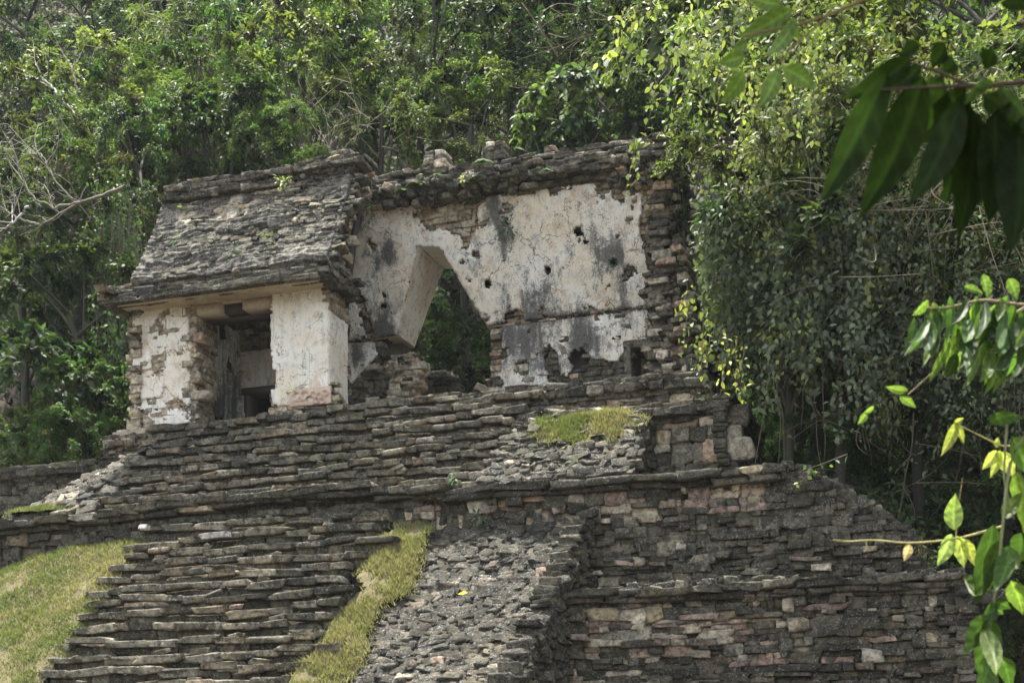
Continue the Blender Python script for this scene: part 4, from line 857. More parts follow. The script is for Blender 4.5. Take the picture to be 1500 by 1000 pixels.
# ---- hillside trees: (u, v, Y, radius, kind, tint, flat, label); tint is leaf colour plus painted haze and shade
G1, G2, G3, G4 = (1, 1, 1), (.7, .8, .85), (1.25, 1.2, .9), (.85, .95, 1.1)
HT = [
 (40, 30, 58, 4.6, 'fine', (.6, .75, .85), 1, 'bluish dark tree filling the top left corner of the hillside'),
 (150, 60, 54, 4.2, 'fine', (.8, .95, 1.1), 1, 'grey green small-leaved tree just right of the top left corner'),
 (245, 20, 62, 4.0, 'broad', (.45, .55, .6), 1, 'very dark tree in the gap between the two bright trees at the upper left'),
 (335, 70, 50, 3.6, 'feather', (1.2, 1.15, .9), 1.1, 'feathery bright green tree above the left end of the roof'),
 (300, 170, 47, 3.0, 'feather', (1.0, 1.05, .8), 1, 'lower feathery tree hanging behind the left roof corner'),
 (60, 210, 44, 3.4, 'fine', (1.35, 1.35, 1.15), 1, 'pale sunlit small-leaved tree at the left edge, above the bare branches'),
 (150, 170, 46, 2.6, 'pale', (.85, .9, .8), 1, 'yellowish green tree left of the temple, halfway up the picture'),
 (30, 400, 40, 3.0, 'fine', (.55, .7, .7), 1.1, 'dark tree at the left edge level with the roof eave'),
 (110, 330, 41, 2.7, 'fine', (.9, .95, .8), 1.1, 'mixed green tree behind the bare branches left of the roof'),
 (100, 460, 38.5, 2.4, 'broad', (.55, .68, .6), 1, 'dark broad-leaved tree left of the left pier'),
 (205, 250, 43.5, 2.3, 'fine', (.75, .95, .7), 1.3, 'vine-covered tree touching the sloping left edge of the roof'),
 (270, 230, 46, 2.4, 'broad', (.65, .8, .65), 1, 'dark green tree just above the left roof cornice'),
 (345, 215, 45, 2.2, 'broad', (.5, .62, .55), 1, 'dark tree behind the middle of the left roof cornice'),
 (410, 210, 44.5, 1.6, 'feather', (1.3, 1.4, .7), 1, 'small bright leafy tree peeping over the roof at its left stub'),
 (455, 110, 47, 2.8, 'pale', (1.0, 1.05, .9), 1, 'bright yellow green tree above the first roof stub'),
 (430, 30, 52, 3.2, 'feather', (.85, 1.1, .7), .9, 'tall feathery tree at the top, left of centre'),
 (540, 60, 52, 3.3, 'fine', (.95, 1.05, .8), 1, 'rounded green tree at the top centre'),
 (640, 60, 50, 4.0, 'fine', (.62, .8, .7), 1.1, 'dark bushy tree right of the top centre'),
 (560, 170, 47, 2.4, 'fine', (.8, .8, .8), .9, 'dull green shrubby tree with tan twigs between the first two roof stubs'),
 (690, 185, 46, 2.7, 'fine', (1.25, 1.25, .7), .8, 'yellow green rounded shrub behind the third roof stub'),
 (760, 110, 50, 3.2, 'fine', (.7, .85, .85), 1, 'deep green tree above the middle of the frieze'),
 (845, 60, 52, 3.4, 'broad', (.55, .62, .55), 1.1, 'dark hanging tree at the top, above the right half of the frieze'),
 (760, 10, 58, 3.6, 'broad', (.5, .6, .55), 1, 'shadowy tree at the top edge between centre and right'),
 (850, 175, 44.5, 2.0, 'big', (.95, 1.1, 1.2), .8, 'grey green shrub of large heart-shaped leaves over the right end of the frieze'),
 (950, 150, 45.5, 2.6, 'big', (.6, .75, .75), 1.1, 'dark large-leaved tree behind the right end of the roof'),
 (960, 40, 48, 3.4, 'fine', (.65, .8, .7), 1, 'dark tree behind the bright hanging vines at the top'),
 (1060, 90, 44, 3.2, 'fine', (.85, .95, .75), 1, 'green tree at the top, right of the temple'),
 (1150, 30, 48, 4.0, 'broad', (.85, .95, .7), 1, 'tall tree behind the blurred light leaves at the top right'),
 (1290, 10, 50, 4.2, 'fine', (.7, .9, .9), 1, 'bluish green tree at the top behind the dark near leaves'),
 (1440, 40, 46, 4.2, 'pale', (.9, .95, .7), 1, 'yellow green tree in the top right corner'),
 (60, 560, 36.5, 1.8, 'big', (.55, .75, .55), 1, 'dark glossy shrub at the left edge below the roof level'),
 (145, 590, 36.8, 1.6, 'broad', (.85, 1.1, .7), 1, 'green shrub against the left pier'),
 (30, 650, 35.5, 1.2, 'broad', (1.1, 1.2, .8), 1, 'low bright shrub above the far left corner of the stone ledge'),
 (110, 640, 35.6, 1.1, 'broad', (.9, 1.15, .8), 1, 'low green shrub behind the left ledge, next to the platform'),
 (660, 440, 46, 1.9, 'broad', (.7, .9, .6), 1.2, 'leafy shrub seen through the vault opening'),
 (690, 540, 44.2, 1.3, 'broad', (.45, .6, .45), 1, 'dark shrub low down behind the vault opening'),
 (625, 520, 44.3, 1.1, 'broad', (.5, .65, .5), 1, 'small shrub in the lower left of the vault opening'),
 (950, 530, 44, 1.3, 'broad', (.9, 1.1, .6), 1, 'green shrub seen through the small square window'),
 # right side mass
 (1092, 240, 37.5, 2.3, 'fine', (1.05, 1.1, .85), 1.1, 'small-leaved tree touching the right end of the temple roof'),
 (1190, 230, 35.5, 3.2, 'fine', (1.3, 1.25, .9), 1, 'large pale tangled tree right of the temple'),
 (1180, 120, 37, 2.8, 'pale', (1.0, 1.0, .9), 1, 'sunlit yellow green tree above the tangled tree at the right'),
 (1330, 300, 35.5, 3.2, 'fine', (1.05, 1.05, .95), 1, 'grey green tangled tree below the dark near leaves'),
 (1340, 110, 38, 3.0, 'pale', (.95, .95, .8), 1, 'bright tree right behind the dark near leaves'),
 (1460, 250, 36, 3.0, 'fine', (.95, .95, .85), 1, 'tangled tree at the right edge, upper half'),
 (1150, 380, 34.3, 2.1, 'broad', (.8, .95, .9), 1.1, 'dense tree of dangling grey green leaves right of the ruined wall end'),
 (1230, 420, 34.2, 2.5, 'broad', (.72, .85, .85), 1.1, 'dense dangling tree in the middle of the right-hand thicket'),
 (1370, 470, 34.5, 2.5, 'fine', (.75, .85, .8), 1.1, 'dull tangled tree behind the right-hand leaf cluster'),
 (1150, 520, 34.6, 1.5, 'fine', (.6, .75, .6), 1, 'dark low crown hanging beside the upper terraces'),
 (1470, 560, 34.5, 2.2, 'fine', (.55, .68, .6), 1, 'dark tree at the right edge, middle height'),
 (1130, 610, 35.0, 1.1, 'feather', (.55, .8, .65), 1, 'dark green shrub touching the side of the upper terrace corner'),
 (1215, 640, 34.8, 1.2, 'feather', (.5, .75, .65), 1, 'dark feathery shrub just above the end of the middle ledge'),
 (1310, 610, 34.8, 1.2, 'fine', (.6, .75, .6), 1, 'tangled low shrub under the right-hand thicket, above the collapsed corner slope'),
 (1160, 640, 37.5, 1.7, 'feather', (.40, .62, .55), 1, 'dark feathery shrub in the hollow behind the terrace corner'),
 (1290, 660, 38, 1.9, 'feather', (.36, .55, .5), 1, 'dark feathery shrub in the middle of the hollow'),
 (1410, 690, 35.5, 1.6, 'broad', (.55, .8, .7), 1, 'bluish green shrub above the collapsed corner'),
 (1480, 770, 33.5, 1.6, 'broad', (.4, .55, .45), 1, 'shadowed shrub right of the lowest terrace'),
 (1475, 920, 31.0, 1.3, 'fine', (.45, .6, .45), 1, 'shadowed shrub at the bottom right corner of the picture'),
]
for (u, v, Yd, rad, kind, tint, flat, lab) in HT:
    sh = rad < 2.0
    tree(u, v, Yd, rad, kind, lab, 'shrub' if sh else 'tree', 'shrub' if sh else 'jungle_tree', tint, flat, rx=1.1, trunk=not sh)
# ---- hanging vines: strands of leaves
def vine(label, strands, ln, wd, base, young, py=.3, stem=.008, name='hanging_vine', gap=.12, spread=.1, cat='vine', droop=1.2, group=None, bare=.0):
    """strands: list of polylines"""
    st = Acc(); pos = []; dr = []; nn = []; cc = []
    for P_ in strands:
        P_ = np.asarray(P_, float); seg = np.linalg.norm(np.diff(P_, axis=0), axis=1); L_ = seg.sum(); s = np.concatenate([[0], np.cumsum(seg)])
        m = max(6, int(L_/.18)); q = np.linspace(0, L_, m); C = np.stack([np.interp(q, s, P_[:, i]) for i in range(3)], 1)
        C += np.stack([noise(C*1.3, 81+i) for i in range(3)], 1)*np.array([.12, .12, .05])*min(1, L_/2); (random.random() < (.12 if len(strands) > 30 and gap < .3 else 1)) and st.add(*tube(C, np.linspace(stem, stem*.5, m), 4), (.10, .088, .06))
        k = int(L_/gap*(1-bare)); q = rng.uniform(L_*bare, L_, k); p = np.stack([np.interp(q, np.linspace(0, L_, m), C[:, i]) for i in range(3)], 1)+rng.normal(0, spread, (k, 3))
        isy = rng.random() < py; cb = np.array(young if isy else base)*rng.uniform(.75, 1.3)
        pos.append(p); dr.append(rng.normal(0, .75, (k, 3))+np.array([0, -.2, -droop*.8])); nn.append(rng.normal(0, .6, (k, 3))+np.array([0, -.6, .6])); cc.append(cb*rng.uniform(.65, 1.35, (k, 1)))
    pos = np.concatenate(pos); k = len(pos); root = thing(name, strands[0][0], label, cat, group)
    st.obj('stem', M_BARK, root); a = Acc(); a.add(*leaves(pos, np.concatenate(dr), np.concatenate(nn), ln*rng.uniform(.6, 1.25, k), wd*rng.uniform(.7, 1.2, k), np.clip(np.concatenate(cc), .004, 1), True)); a.obj('leaves', M_LEAF, root, smooth=False)
    return root
def hang(u, v, Yd, L_, lean=0): p = at(u, v, Yd); return [p, p+np.array([lean*.4+random.gauss(0, .06), random.gauss(0, .1), -L_*.4]), p+np.array([lean+random.gauss(0, .1), random.gauss(0, .15), -L_])]
def curtain(u0, u1, v0, v1, Yd, n, L_): return [hang(random.uniform(u0, u1), random.uniform(v0, v1), Yd+random.uniform(-.6, .8), random.uniform(*L_)) for _ in range(n)]
vine('curtain of grey green vines hanging from the thicket beside the ruined wall end', curtain(1032, 1140, 250, 430, 33.3, 85, (1.0, 2.6)), .16, .10, (.135, .175, .09), (.24, .28, .05), .2, spread=.13, gap=.045)
vine('vines hanging over the dark hollow in the middle of the right-hand thicket', curtain(1120, 1290, 230, 460, 32.6, 115, (1.0, 2.8)), .16, .10, (.13, .165, .095), (.24, .27, .05), .16, spread=.14, gap=.045)
vine('vines trailing behind the right-hand leaf cluster', curtain(1290, 1500, 300, 540, 32.7, 85, (1.0, 2.6)), .14, .08, (.115, .145, .08), (.13, .15, .03), .12, spread=.13, gap=.06)
vine('sunlit yellow green vines hanging at the upper right above the thicket', curtain(1080, 1260, 40, 230, 33.0, 60, (.8, 2.2)), .16, .09, (.16, .21, .05), (.32, .34, .06), .45, spread=.16, gap=.055)
vine('sunlit vines along the top right behind the dark near leaves', curtain(1260, 1500, 20, 220, 33.5, 55, (.8, 2.2)), .15, .085, (.15, .20, .05), (.32, .34, .06), .45, spread=.16, gap=.06)
vine('leafy creepers hanging down the dark bank left of the temple', curtain(130, 205, 230, 440, 39.5, 55, (2.5, 4.5)), .15, .085, (.06, .11, .03), (.12, .2, .04), .25, spread=.12, gap=.07)
vine('bright green creepers over the bank at the left, above the shrubs', curtain(140, 200, 430, 560, 37.6, 26, (1.2, 2.4)), .16, .09, (.08, .16, .04), (.14, .24, .05), .3, spread=.12, gap=.07)
vine('dry brown hanging roots left of the temple roof', [hang(random.uniform(140, 212), random.uniform(270, 380), 38.8, random.uniform(3, 5.5)) for _ in range(30)], .08, .04, (.10, .08, .04), (.12, .12, .04), .1, stem=.010, gap=.8, name='hanging_root', cat='roots')
vine('long bare lianas dangling in front of the dark hollow at the right', [hang(random.uniform(1130, 1480), random.uniform(420, 620), 32.5, random.uniform(1.5, 4.0), random.uniform(-.6, .6)) for _ in range(9)], .12, .07, (.10, .13, .05), (.2, .22, .05), .2, stem=.013, gap=.9, name='liana', cat='vine')
# tangled dry twigs in the pale thicket
def tangle(label, u0, u1, v0, v1, Yd, n, L_=(1, 2.6), name='dry_twigs', col=(.23, .19, .13), rad=.011):
    a = Acc(); c0 = None
    for _ in range(n):
        p = at(random.uniform(u0, u1), random.uniform(v0, v1), Yd+random.uniform(-.4, 1)); d = norm(np.array([random.gauss(0, 1), random.gauss(0, .5), random.gauss(-.2, .7)])); L1 = random.uniform(*L_)
        q = np.linspace(0, 1, 8)[:, None]; b = rng.normal(0, .35, 3); C = p+q*d*L1+np.sin(q*3.1)*b*L1*.5; a.add(*tube(C, np.linspace(rad, rad*.4, 8), 4), np.array(col)*random.uniform(.6, 1.4)); 
    return tag(a.obj(name, M_BARK), label, 'twigs')
tangle('tangle of dry brown twigs running through the sunlit thicket at the upper right', 1130, 1500, 110, 420, 32.6, 110)
tangle('tangle of thin brown twigs hanging in the lower right-hand thicket', 1120, 1500, 420, 720, 32.8, 55, (.8, 2.6), col=(.15, .12, .09))
tangle('tan leafless twigs behind the first two roof stubs', 440, 620, 150, 235, 43.4, 26, (.6, 1.6), col=(.26, .21, .15), rad=.010)
tangle('brown twigs and aerial roots in the dark tree above the right end of the frieze', 800, 900, 10, 150, 46, 45, (1, 2.6), col=(.2, .15, .11), rad=.014)
# bare branches at the left
def branch(acc, px, Yd, r0, col, depth=2, sub=5):
    P_ = np.array([at(u, v, Yd+random.uniform(-.15, .15)) for u, v in px]); m = 22; s = np.linspace(0, len(P_)-1, m)
    C = np.stack([np.interp(s, np.arange(len(P_)), P_[:, i]) for i in range(3)], 1)+rng.normal(0, .02, (m, 3)); acc.add(*tube(C, np.linspace(r0, r0*.35, m), 6), col)
    if depth:
        for k in range(sub):
            i = random.randint(4, m-2); d = norm(C[i]-C[i-2]+rng.normal(0, .12, 3)+np.array([0, 0, .1])); e = C[i]+d*random.uniform(.7, 1.8)
            q = np.linspace(0, 1, 9)[:, None]; B_ = C[i]+(e-C[i])*q+np.sin(q*3.14)*rng.normal(0, .18, 3)+np.array([0, 0, .25])*q*q; acc.add(*tube(B_, np.linspace(r0*.35, .008, 9), 5), np.array(col)*random.uniform(.8, 1.3))
            for _ in range(3):
                j = random.randint(3, 8); f = B_[j]+rng.normal(0, .35, 3)+np.array([-.2, 0, .1]); acc.add(*tube([B_[j], (B_[j]+f)/2+rng.normal(0, .05, 3), f], [.009, .007, .004], 4), np.array(col)*1.1)
a = Acc(); GC = (.25, .23, .19)
branch(a, [(180, 275), (140, 290), (118, 297), (90, 310), (60, 332), (30, 345)], 37.5, .05, (.17, .145, .11), 2, 6); branch(a, [(118, 296), (80, 305), (50, 290), (28, 258), (10, 228)], 37.4, .035, GC, 2, 6)
branch(a, [(60, 330), (25, 318), (0, 303)], 37.4, .04, GC, 2, 5); branch(a, [(42, 303), (20, 325), (0, 340)], 37.2, .045, (.45, .43, .4), 1, 3); branch(a, [(110, 297), (80, 262), (65, 232), (48, 215)], 37.4, .03, GC, 2, 6)
tag(a.obj('bare_branch', M_BARK), 'grey leafless branch reaching left from beside the temple roof', 'branch')
a = Acc(); branch(a, [(108, 165), (95, 152), (78, 130), (60, 112), (54, 92)], 42, .05, (.48, .45, .38), 1, 3); branch(a, [(112, 130), (105, 100), (112, 90)], 42, .03, (.3, .26, .2), 1, 2)
tag(a.obj('bare_branch', M_BARK), 'pale dead stem rising among the trees in the upper left', 'branch')
a = Acc(); branch(a, [(238, 90), (245, 60), (258, 30), (266, 0)], 48, .035, (.4, .37, .32), 1, 4); branch(a, [(205, 90), (212, 55), (225, 20)], 48, .03, (.3, .27, .22), 1, 3)
tag(a.obj('liana', M_BARK), 'thin pale liana hanging in the dark gap at the upper left', 'vine')
a = Acc(); branch(a, [(492, 235), (482, 215), (470, 195), (455, 180)], 43, .014, (.3, .27, .2), 1, 3); branch(a, [(498, 232), (515, 205), (535, 190)], 43, .012, (.3, .27, .2), 1, 3)
tag(a.obj('bare_branch', M_BARK), 'curved bare shoots rising beside the tallest roof stub', 'branch')
# bright vines over the right end of the roof (near, in front of the temple)
bv = []
def pxline(px, d): return [atd(u, v, d) for u, v in px]
for px in ([(1000, -40), (960, 20), (925, 60), (885, 125)], [(1010, -20), (970, 10), (950, 60), (900, 110), (872, 118)], [(960, 10), (925, 20), (890, 30)], [(1060, 40), (1000, 60), (965, 100), (960, 150)], [(940, 5), (905, 50), (880, 95)], [(930, 30), (905, 60), (885, 115)]): bv.append(pxline(px, 24))
vine('bright yellow green leafy vine arching down at the top, right of centre', bv, .135, .085, (.2, .28, .05), (.38, .42, .07), .5, spread=.07, gap=.05, name='leafy_vine')
bv = [pxline(px, 25) for px in ([(985, 95), (965, 130), (955, 180), (935, 210), (930, 270)], [(1010, 130), (985, 165), (990, 200), (950, 195), (930, 240)], [(1030, 140), (1020, 190)], [(1060, 100), (1050, 160), (1055, 220)], [(930, 200), (925, 240), (915, 285)])]
vine('bright vine tips dangling in front of the right end of the frieze', bv, .12, .075, (.2, .28, .05), (.38, .42, .07), .6, spread=.05, gap=.075, name='leafy_vine')
bv = []
for _ in range(26):
    u, v = random.uniform(985, 1230), random.uniform(-20, 90); bv.append(pxline([(u, v), (u+random.uniform(-35, 20), v+random.uniform(20, 50)), (u+random.uniform(-50, 20), v+random.uniform(60, 140))], random.uniform(25, 29)))
vine('sunlit leafy vines massed at the top between the temple and the near leaves', bv, .14, .085, (.17, .23, .05), (.36, .38, .07), .45, spread=.12, gap=.05, name='leafy_vine')
bv = [pxline([(u, v), (u+random.uniform(-10, 12), v+28), (u+random.uniform(-14, 18), v+L_)], 29) for u, v, L_ in ((1010, 430, 90), (1030, 470, 80), (1060, 480, 95), (1078, 500, 80), (1092, 505, 80), (1075, 540, 42), (1003, 400, 60))]
vine('yellow green vine tips hanging over the corner of the upper terraces', bv, .13, .075, (.18, .22, .03), (.36, .36, .05), .5, spread=.07, gap=.06, name='leafy_vine')
bv = [pxline([(1190, 690), (1178, 702), (1165, 720)], 27), pxline([(1240, 665), (1205, 680), (1172, 690)], 27)]
vine('small green vine tip in front of the end of the middle ledge', bv, .13, .075, (.14, .24, .05), (.25, .3, .06), .3, spread=.04, gap=.1, name='leafy_vine')
bv = [pxline([(u, v), (u+random.uniform(-8, 12), v-random.uniform(10, 34))], 30.6) for u, v in [(random.uniform(1325, 1375), random.uniform(815, 840)) for _ in range(22)]]
vine('sprig of yellow green weeds on the end of the lower ledge', bv, .07, .04, (.2, .26, .05), (.36, .36, .08), .4, spread=.04, gap=.035, name='weed', cat='plant', droop=.1)
# ---- ferns and tufts on the masonry
def fern(p, r, label, n=9, name='fern', tint=(.09, .17, .05), cat='fern', group=None):
    root = thing(name, p, label, cat, group); a = Acc()
    for i in range(n):
        an = random.uniform(0, 6.28); d = np.array([math.cos(an), math.sin(an)*.6-.5, .7]); d = norm(d); L_ = r*random.uniform(.7, 1.15)
        q = np.linspace(0.05, 1, 14); C = p+d*(q*L_)[:, None]+np.array([0, -.1, -1])*(q**2*L_*.75)[:, None]
        a.add(*tube(C, .006, 3), np.array(tint)*.8)
        tn = norm(np.gradient(C, axis=0)); sd = norm(np.cross(tn, (0, 0, 1)))
        for sg in (-1, 1):
            w = np.sin(q*2.9+.15)*r*.28+.01
            V_, F_, C_ = leaves(C, sd*sg+tn*.45, np.cross(sd, tn)*1., w, w*.35+.01, np.tile(np.array(tint)*random.uniform(.7, 1.5), (14, 1))); a.add(V_, F_, C_)
    a.obj('fronds', M_LEAF, root, smooth=False); return root
def tuft(p, r, label, n=26, tint=(.1, .17, .05), cat='plant', ln=.12):
    root = thing('small_plant', p, label, cat); a = Acc(); D = sph(n); D[:, 1] = -np.abs(D[:, 1])*.7-.1; L_ = r*rng.uniform(.2, .9, n)
    a.add(*leaves(p+D*L_[:, None], D+np.array([0, 0, -.2]), rng.normal(0, .4, (n, 3))+np.array([0, -.6, .8]), ln*rng.uniform(.6, 1.3, n), ln*.5, np.array(tint)*rng.uniform(.6, 1.5, (n, 1)), True)); a.obj('leaves', M_LEAF, root, smooth=False); return root
for (u, v, Yd, r, lab) in ((708, 240, 36.5, .42, 'tallest fern growing on the frieze below the third roof stub'), (700, 262, 36.45, .34, 'fern hanging just below the tallest one on the frieze'), (612, 270, 36.4, .34, 'fern on the left part of the frieze'), (590, 280, 36.4, .26, 'small fern at the left edge of the frieze'),
                          (682, 268, 36.4, .24, 'small bright fern between the larger frieze ferns'), (755, 222, 36.4, .34, 'fern on the top edge of the frieze right of the third stub'), (800, 252, 36.4, .28, 'dark fern under the middle of the frieze'), (690, 300, 36.9, .28, 'dark fern on the broken plaster above the vault'), (640, 258, 36.4, .24, 'fern behind the second roof stub on the frieze')):
    fern(at(u, v, Yd), r, lab)
for (u, v, Yd, r, n, tint, lab) in ((745, 335, 37.0, .34, 60, (.06, .13, .04), 'dark green leafy plant rooted in the plaster right of the vault apex'), (900, 386, 37.3, .12, 14, (.06, .14, .04), 'tiny plant growing from a round hole in the wall'), (418, 268, 35.2, .3, 34, (.35, .42, .12), 'pale yellow green weed on the left roof cornice'),
                          (392, 352, 34.4, .25, 20, (.2, .24, .04), 'yellowish weed in the middle of the sloping roof'), (345, 372, 34.2, .25, 20, (.09, .15, .04), 'green weed low on the sloping roof'), (425, 318, 34.9, .2, 16, (.08, .14, .05), 'small weed on the right of the sloping roof'), (258, 350, 34.5, .12, 8, (.1, .3, .05), 'bright tiny sprout near the left edge of the roof'),
                          (310, 350, 34.5, .25, 20, (.1, .12, .04), 'olive weed near the left of the sloping roof'), (275, 305, 35.2, .22, 16, (.16, .2, .06), 'weed under the left end of the roof cornice'), (945, 522, 39.0, .32, 26, (.18, .28, .05), 'bright sprig inside the small square window'), (960, 530, 39.1, .3, 24, (.10, .2, .05), 'dark sprig at the right side of the small window'), (990, 380, 37.1, .35, 40, (.08, .12, .04), 'weeds on the crumbled right end of the wall'), (680, 262, 36.3, .16, 12, (.34, .36, .06), 'yellow weed on the frieze'),
                          (540, 302, 35.6, .22, 18, (.10, .15, .05), 'weed at the broken joint between the roof and the frieze'), (668, 700, 31.1, .12, 8, (.12, .3, .04), 'tiny green sprout on the middle ledge'), (700, 758, 31.2, .2, 18, (.08, .16, .05), 'small fern-like plant at the foot of the ochre stones')):
    tuft(at(u, v, Yd), r, lab, n, tint)
# ================================================================== NEAR BRANCHES
V_ = lambda V: np.array(V)
def bigleaf(root, pb, pt, dist, w, col, curl=.12, dd=0., wave=.03, roll=0.):
    """one long leaf from picture point pb to pt at a given distance; w in photo pixels"""
    A_ = atd(*pb, dist); B_ = atd(*pt, dist+dd); L_ = np.linalg.norm(B_-A_); d = (B_-A_)/L_; view = norm((A_+B_)/2)
    s = norm(np.cross(d, view)); n_ = np.cross(s, d); s, n_ = s*math.cos(roll)+n_*math.sin(roll), n_*math.cos(roll)-s*math.sin(roll)
    W = w*dist/FPX; ns, nw = 25, 8; V = []
    for i in range(ns):
        t = i/(ns-1); wv = W*.5*(math.sin(math.pi*min(1, t*1.02)**.8)**.85*(1-.25*t) if 0 < t < 1 else .02)
        c = A_+d*L_*t-n_*curl*L_*math.sin(math.pi*t)*-1+s*.04*L_*math.sin(3*t)
        for j in range(nw+1):
            q = j/nw*2-1; V.append(c+s*q*wv-n_*(abs(q)*wv*.35-wave*W*math.sin(t*26+q*2)*abs(q)-.02*W*math.cos(q*3.1)))
    g = np.arange(len(V)).reshape(ns, nw+1); Fq = np.stack([g[:-1, :-1], g[:-1, 1:], g[1:, 1:], g[1:, :-1]], -1).reshape(-1, 4)
    col = np.array(col)*random.uniform(.85, 1.15); cc = np.tile(col, (len(V), 1)).reshape(ns, nw+1, 3); cc[:, nw//2] *= 1.9
    for i in range(ns):
        for j in range(nw+1):
            if j != nw//2 and (i-abs(j-nw//2)) % 4 == 0: cc[i, j] *= 1.45
    cc *= 1+.35*fbm(V_(V)*9, 8, 3).reshape(ns, nw+1, 1); cc = np.clip(cc, 0, 1)
   
    return obj('leaf', V, Fq, M_NEARD if tuple(root.location) == tuple(r1.location) and roll < .8 and roll > -.8 else M_NEAR, root, cols=cc.reshape(-1, 3))
def twig(root, px, dist, r, col=(.06, .045, .025), name='twig'):
    P_ = np.array([atd(u, v, dist) for u, v in px]); m = 18; s = np.linspace(0, len(P_)-1, m); C = np.stack([np.interp(s, np.arange(len(P_)), P_[:, i]) for i in range(3)], 1); C[1:-1] = (C[1:-1]*2+C[:-2]+C[2:])/4
    V, Fq = tube(C, np.linspace(r, r*.45, m), 7); return obj(name, V, Fq, M_BARK, root, cols=np.tile(np.array(col), (len(V), 1)))
DG = (.013, .030, .005)
r1 = thing('leafy_branch', atd(1500, 120, 2.6), 'near branch of large dark drooping leaves hanging in from the upper right', 'branch')
twig(r1, [(1560, 110), (1480, 124), (1420, 126), (1360, 128), (1290, 132)], 2.6, .005); twig(r1, [(1420, 126), (1380, 108), (1338, 92)], 2.6, .004)
for pb, pt, w, dd, cl in (((1335, 84), (1232, 146), 42, .05, .2), ((1350, 96), (1298, 132), 26, 0, .1), ((1300, 108), (1200, 298), 58, -.05, .1), ((1352, 112), (1256, 322), 70, .06, .12), ((1415, 128), (1320, 226), 44, .1, .12), ((1408, 150), (1328, 302), 54, -.08, .06), ((1425, 160), (1402, 352), 62, .1, .08), ((1458, 165), (1446, 332), 60, .02, .06), ((1400, 150), (1382, 305), 44, .15, .06), ((1492, 195), (1478, 372), 74, -.05, .06), ((1518, 180), (1500, 330), 60, .12, .06),
                          ((1345, 62), (1318, 80), 22, 0, .1), ((1385, 62), (1362, 98), 34, .05, .1), ((1395, 82), (1378, 112), 30, .1, .1), ((1452, 70), (1442, 104), 30, .05, .1), ((1465, 5), (1530, 12), 22, 0, .1), ((1480, 150), (1440, 240), 46, .2, .1), ((1420, 150), (1380, 290), 60, .2, .1), ((1470, 170), (1420, 310), 64, .22, .1), ((1500, 170), (1470, 300), 70, .2, .05), ((1380, 110), (1340, 200), 50, .2, .1), ((1530, 190), (1515, 360), 70, .1, .05), ((1440, 140), (1500, 190), 40, .15, .1)):
    bigleaf(r1, pb, pt, 2.6, w*1.04, DG, cl, dd, roll=random.uniform(-.3, .3))
bigleaf(r1, (1442, 112), (1408, 162), 2.55, 44, (.05, .09, .03), .05, .1, roll=1.0); bigleaf(r1, (1465, 128), (1512, 196), 2.6, 46, (.05, .09, .03), .05, .0, roll=-.9); bigleaf(r1, (1425, 84), (1450, 94), 2.6, 26, (.05, .09, .03), .05, .1, roll=1.1)
r2 = thing('leafy_branch', atd(1230, 20, 3.2), 'blurred sprig of light green leaves hanging from the top edge, left of the dark leaves', 'branch')
twig(r2, [(1290, -10), (1215, 22), (1165, 38), (1110, 48), (1085, 55)], 3.2, .004, (.16, .13, .06)); twig(r2, [(1215, 22), (1160, 70), (1140, 95), (1100, 100)], 3.2, .003, (.16, .13, .06))
for pb, pt, w, dd in (((1145, 8), (1092, -8), 24, 0), ((1160, 14), (1078, 55), 34, .05), ((1165, 32), (1124, 78), 24, -.1), ((1095, 60), (1072, 72), 20, .1), ((1090, 82), (1052, 92), 26, 0), ((1090, 105), (1056, 152), 30, .1), ((1140, 104), (1110, 158), 28, -.05), ((1148, 100), (1196, 132), 32, 0), ((1072, 112), (1085, 108), 12, 0), ((1150, 30), (1172, 60), 22, .1)):
    bigleaf(r2, pb, pt, 3.2, w, (.13, .22, .03), .08, dd)
r3 = thing('leafy_branch', atd(1500, 450, 4.5), 'spray of glossy serrated green leaves at the right edge, middle height', 'branch')
twig(r3, [(1560, 440), (1500, 448), (1440, 438), (1385, 452), (1345, 450)], 4.5, .006, (.3, .24, .14)); twig(r3, [(1520, 440), (1450, 480), (1390, 525), (1330, 578)], 4.6, .005, (.25, .22, .12)); twig(r3, [(1540, 500), (1500, 508), (1450, 512)], 4.5, .005, (.3, .24, .14))
for i in range(72):
    k = random.random(); u = 1345+175*k+random.uniform(-8, 8); v = random.choice((442, 450, 470, 500, 512))+random.uniform(-10, 12); lnp = random.uniform(40, 78)
    if v > 480 and u < 1380: v -= 40
    bigleaf(r3, (u, v), (u+random.uniform(-34, 8), v+lnp*random.uniform(.75, 1)), 4.5, random.uniform(15, 23), random.choice(((.05, .12, .015), (.075, .17, .02), (.035, .08, .012), (.13, .22, .025))), .1, random.uniform(-.25, .25), roll=random.uniform(-.7, .7))
for pb, pt, w in (((1330, 572), (1296, 566), 14), ((1318, 580), (1342, 598), 14), ((1440, 402), (1448, 440), 20), ((1412, 420), (1440, 430), 14), ((1360, 440), (1336, 462), 22), ((1478, 408), (1490, 440), 20), ((1280, 595), (1265, 605), 10), ((1270, 604), (1256, 622), 12)): bigleaf(r3, pb, pt, 4.4, w, (.16, .26, .03), .05, roll=random.uniform(-1, 1))
r4 = thing('leafy_branch', atd(1500, 620, 4.5), 'stem of big translucent green leaves trailing down the lower right edge', 'branch')
twig(r4, [(1540, 600), (1480, 660), (1470, 760), (1460, 850), (1445, 960), (1440, 1010)], 4.5, .006, (.2, .22, .1)); twig(r4, [(1475, 620), (1470, 700), (1485, 760)], 4.5, .004, (.2, .22, .1))
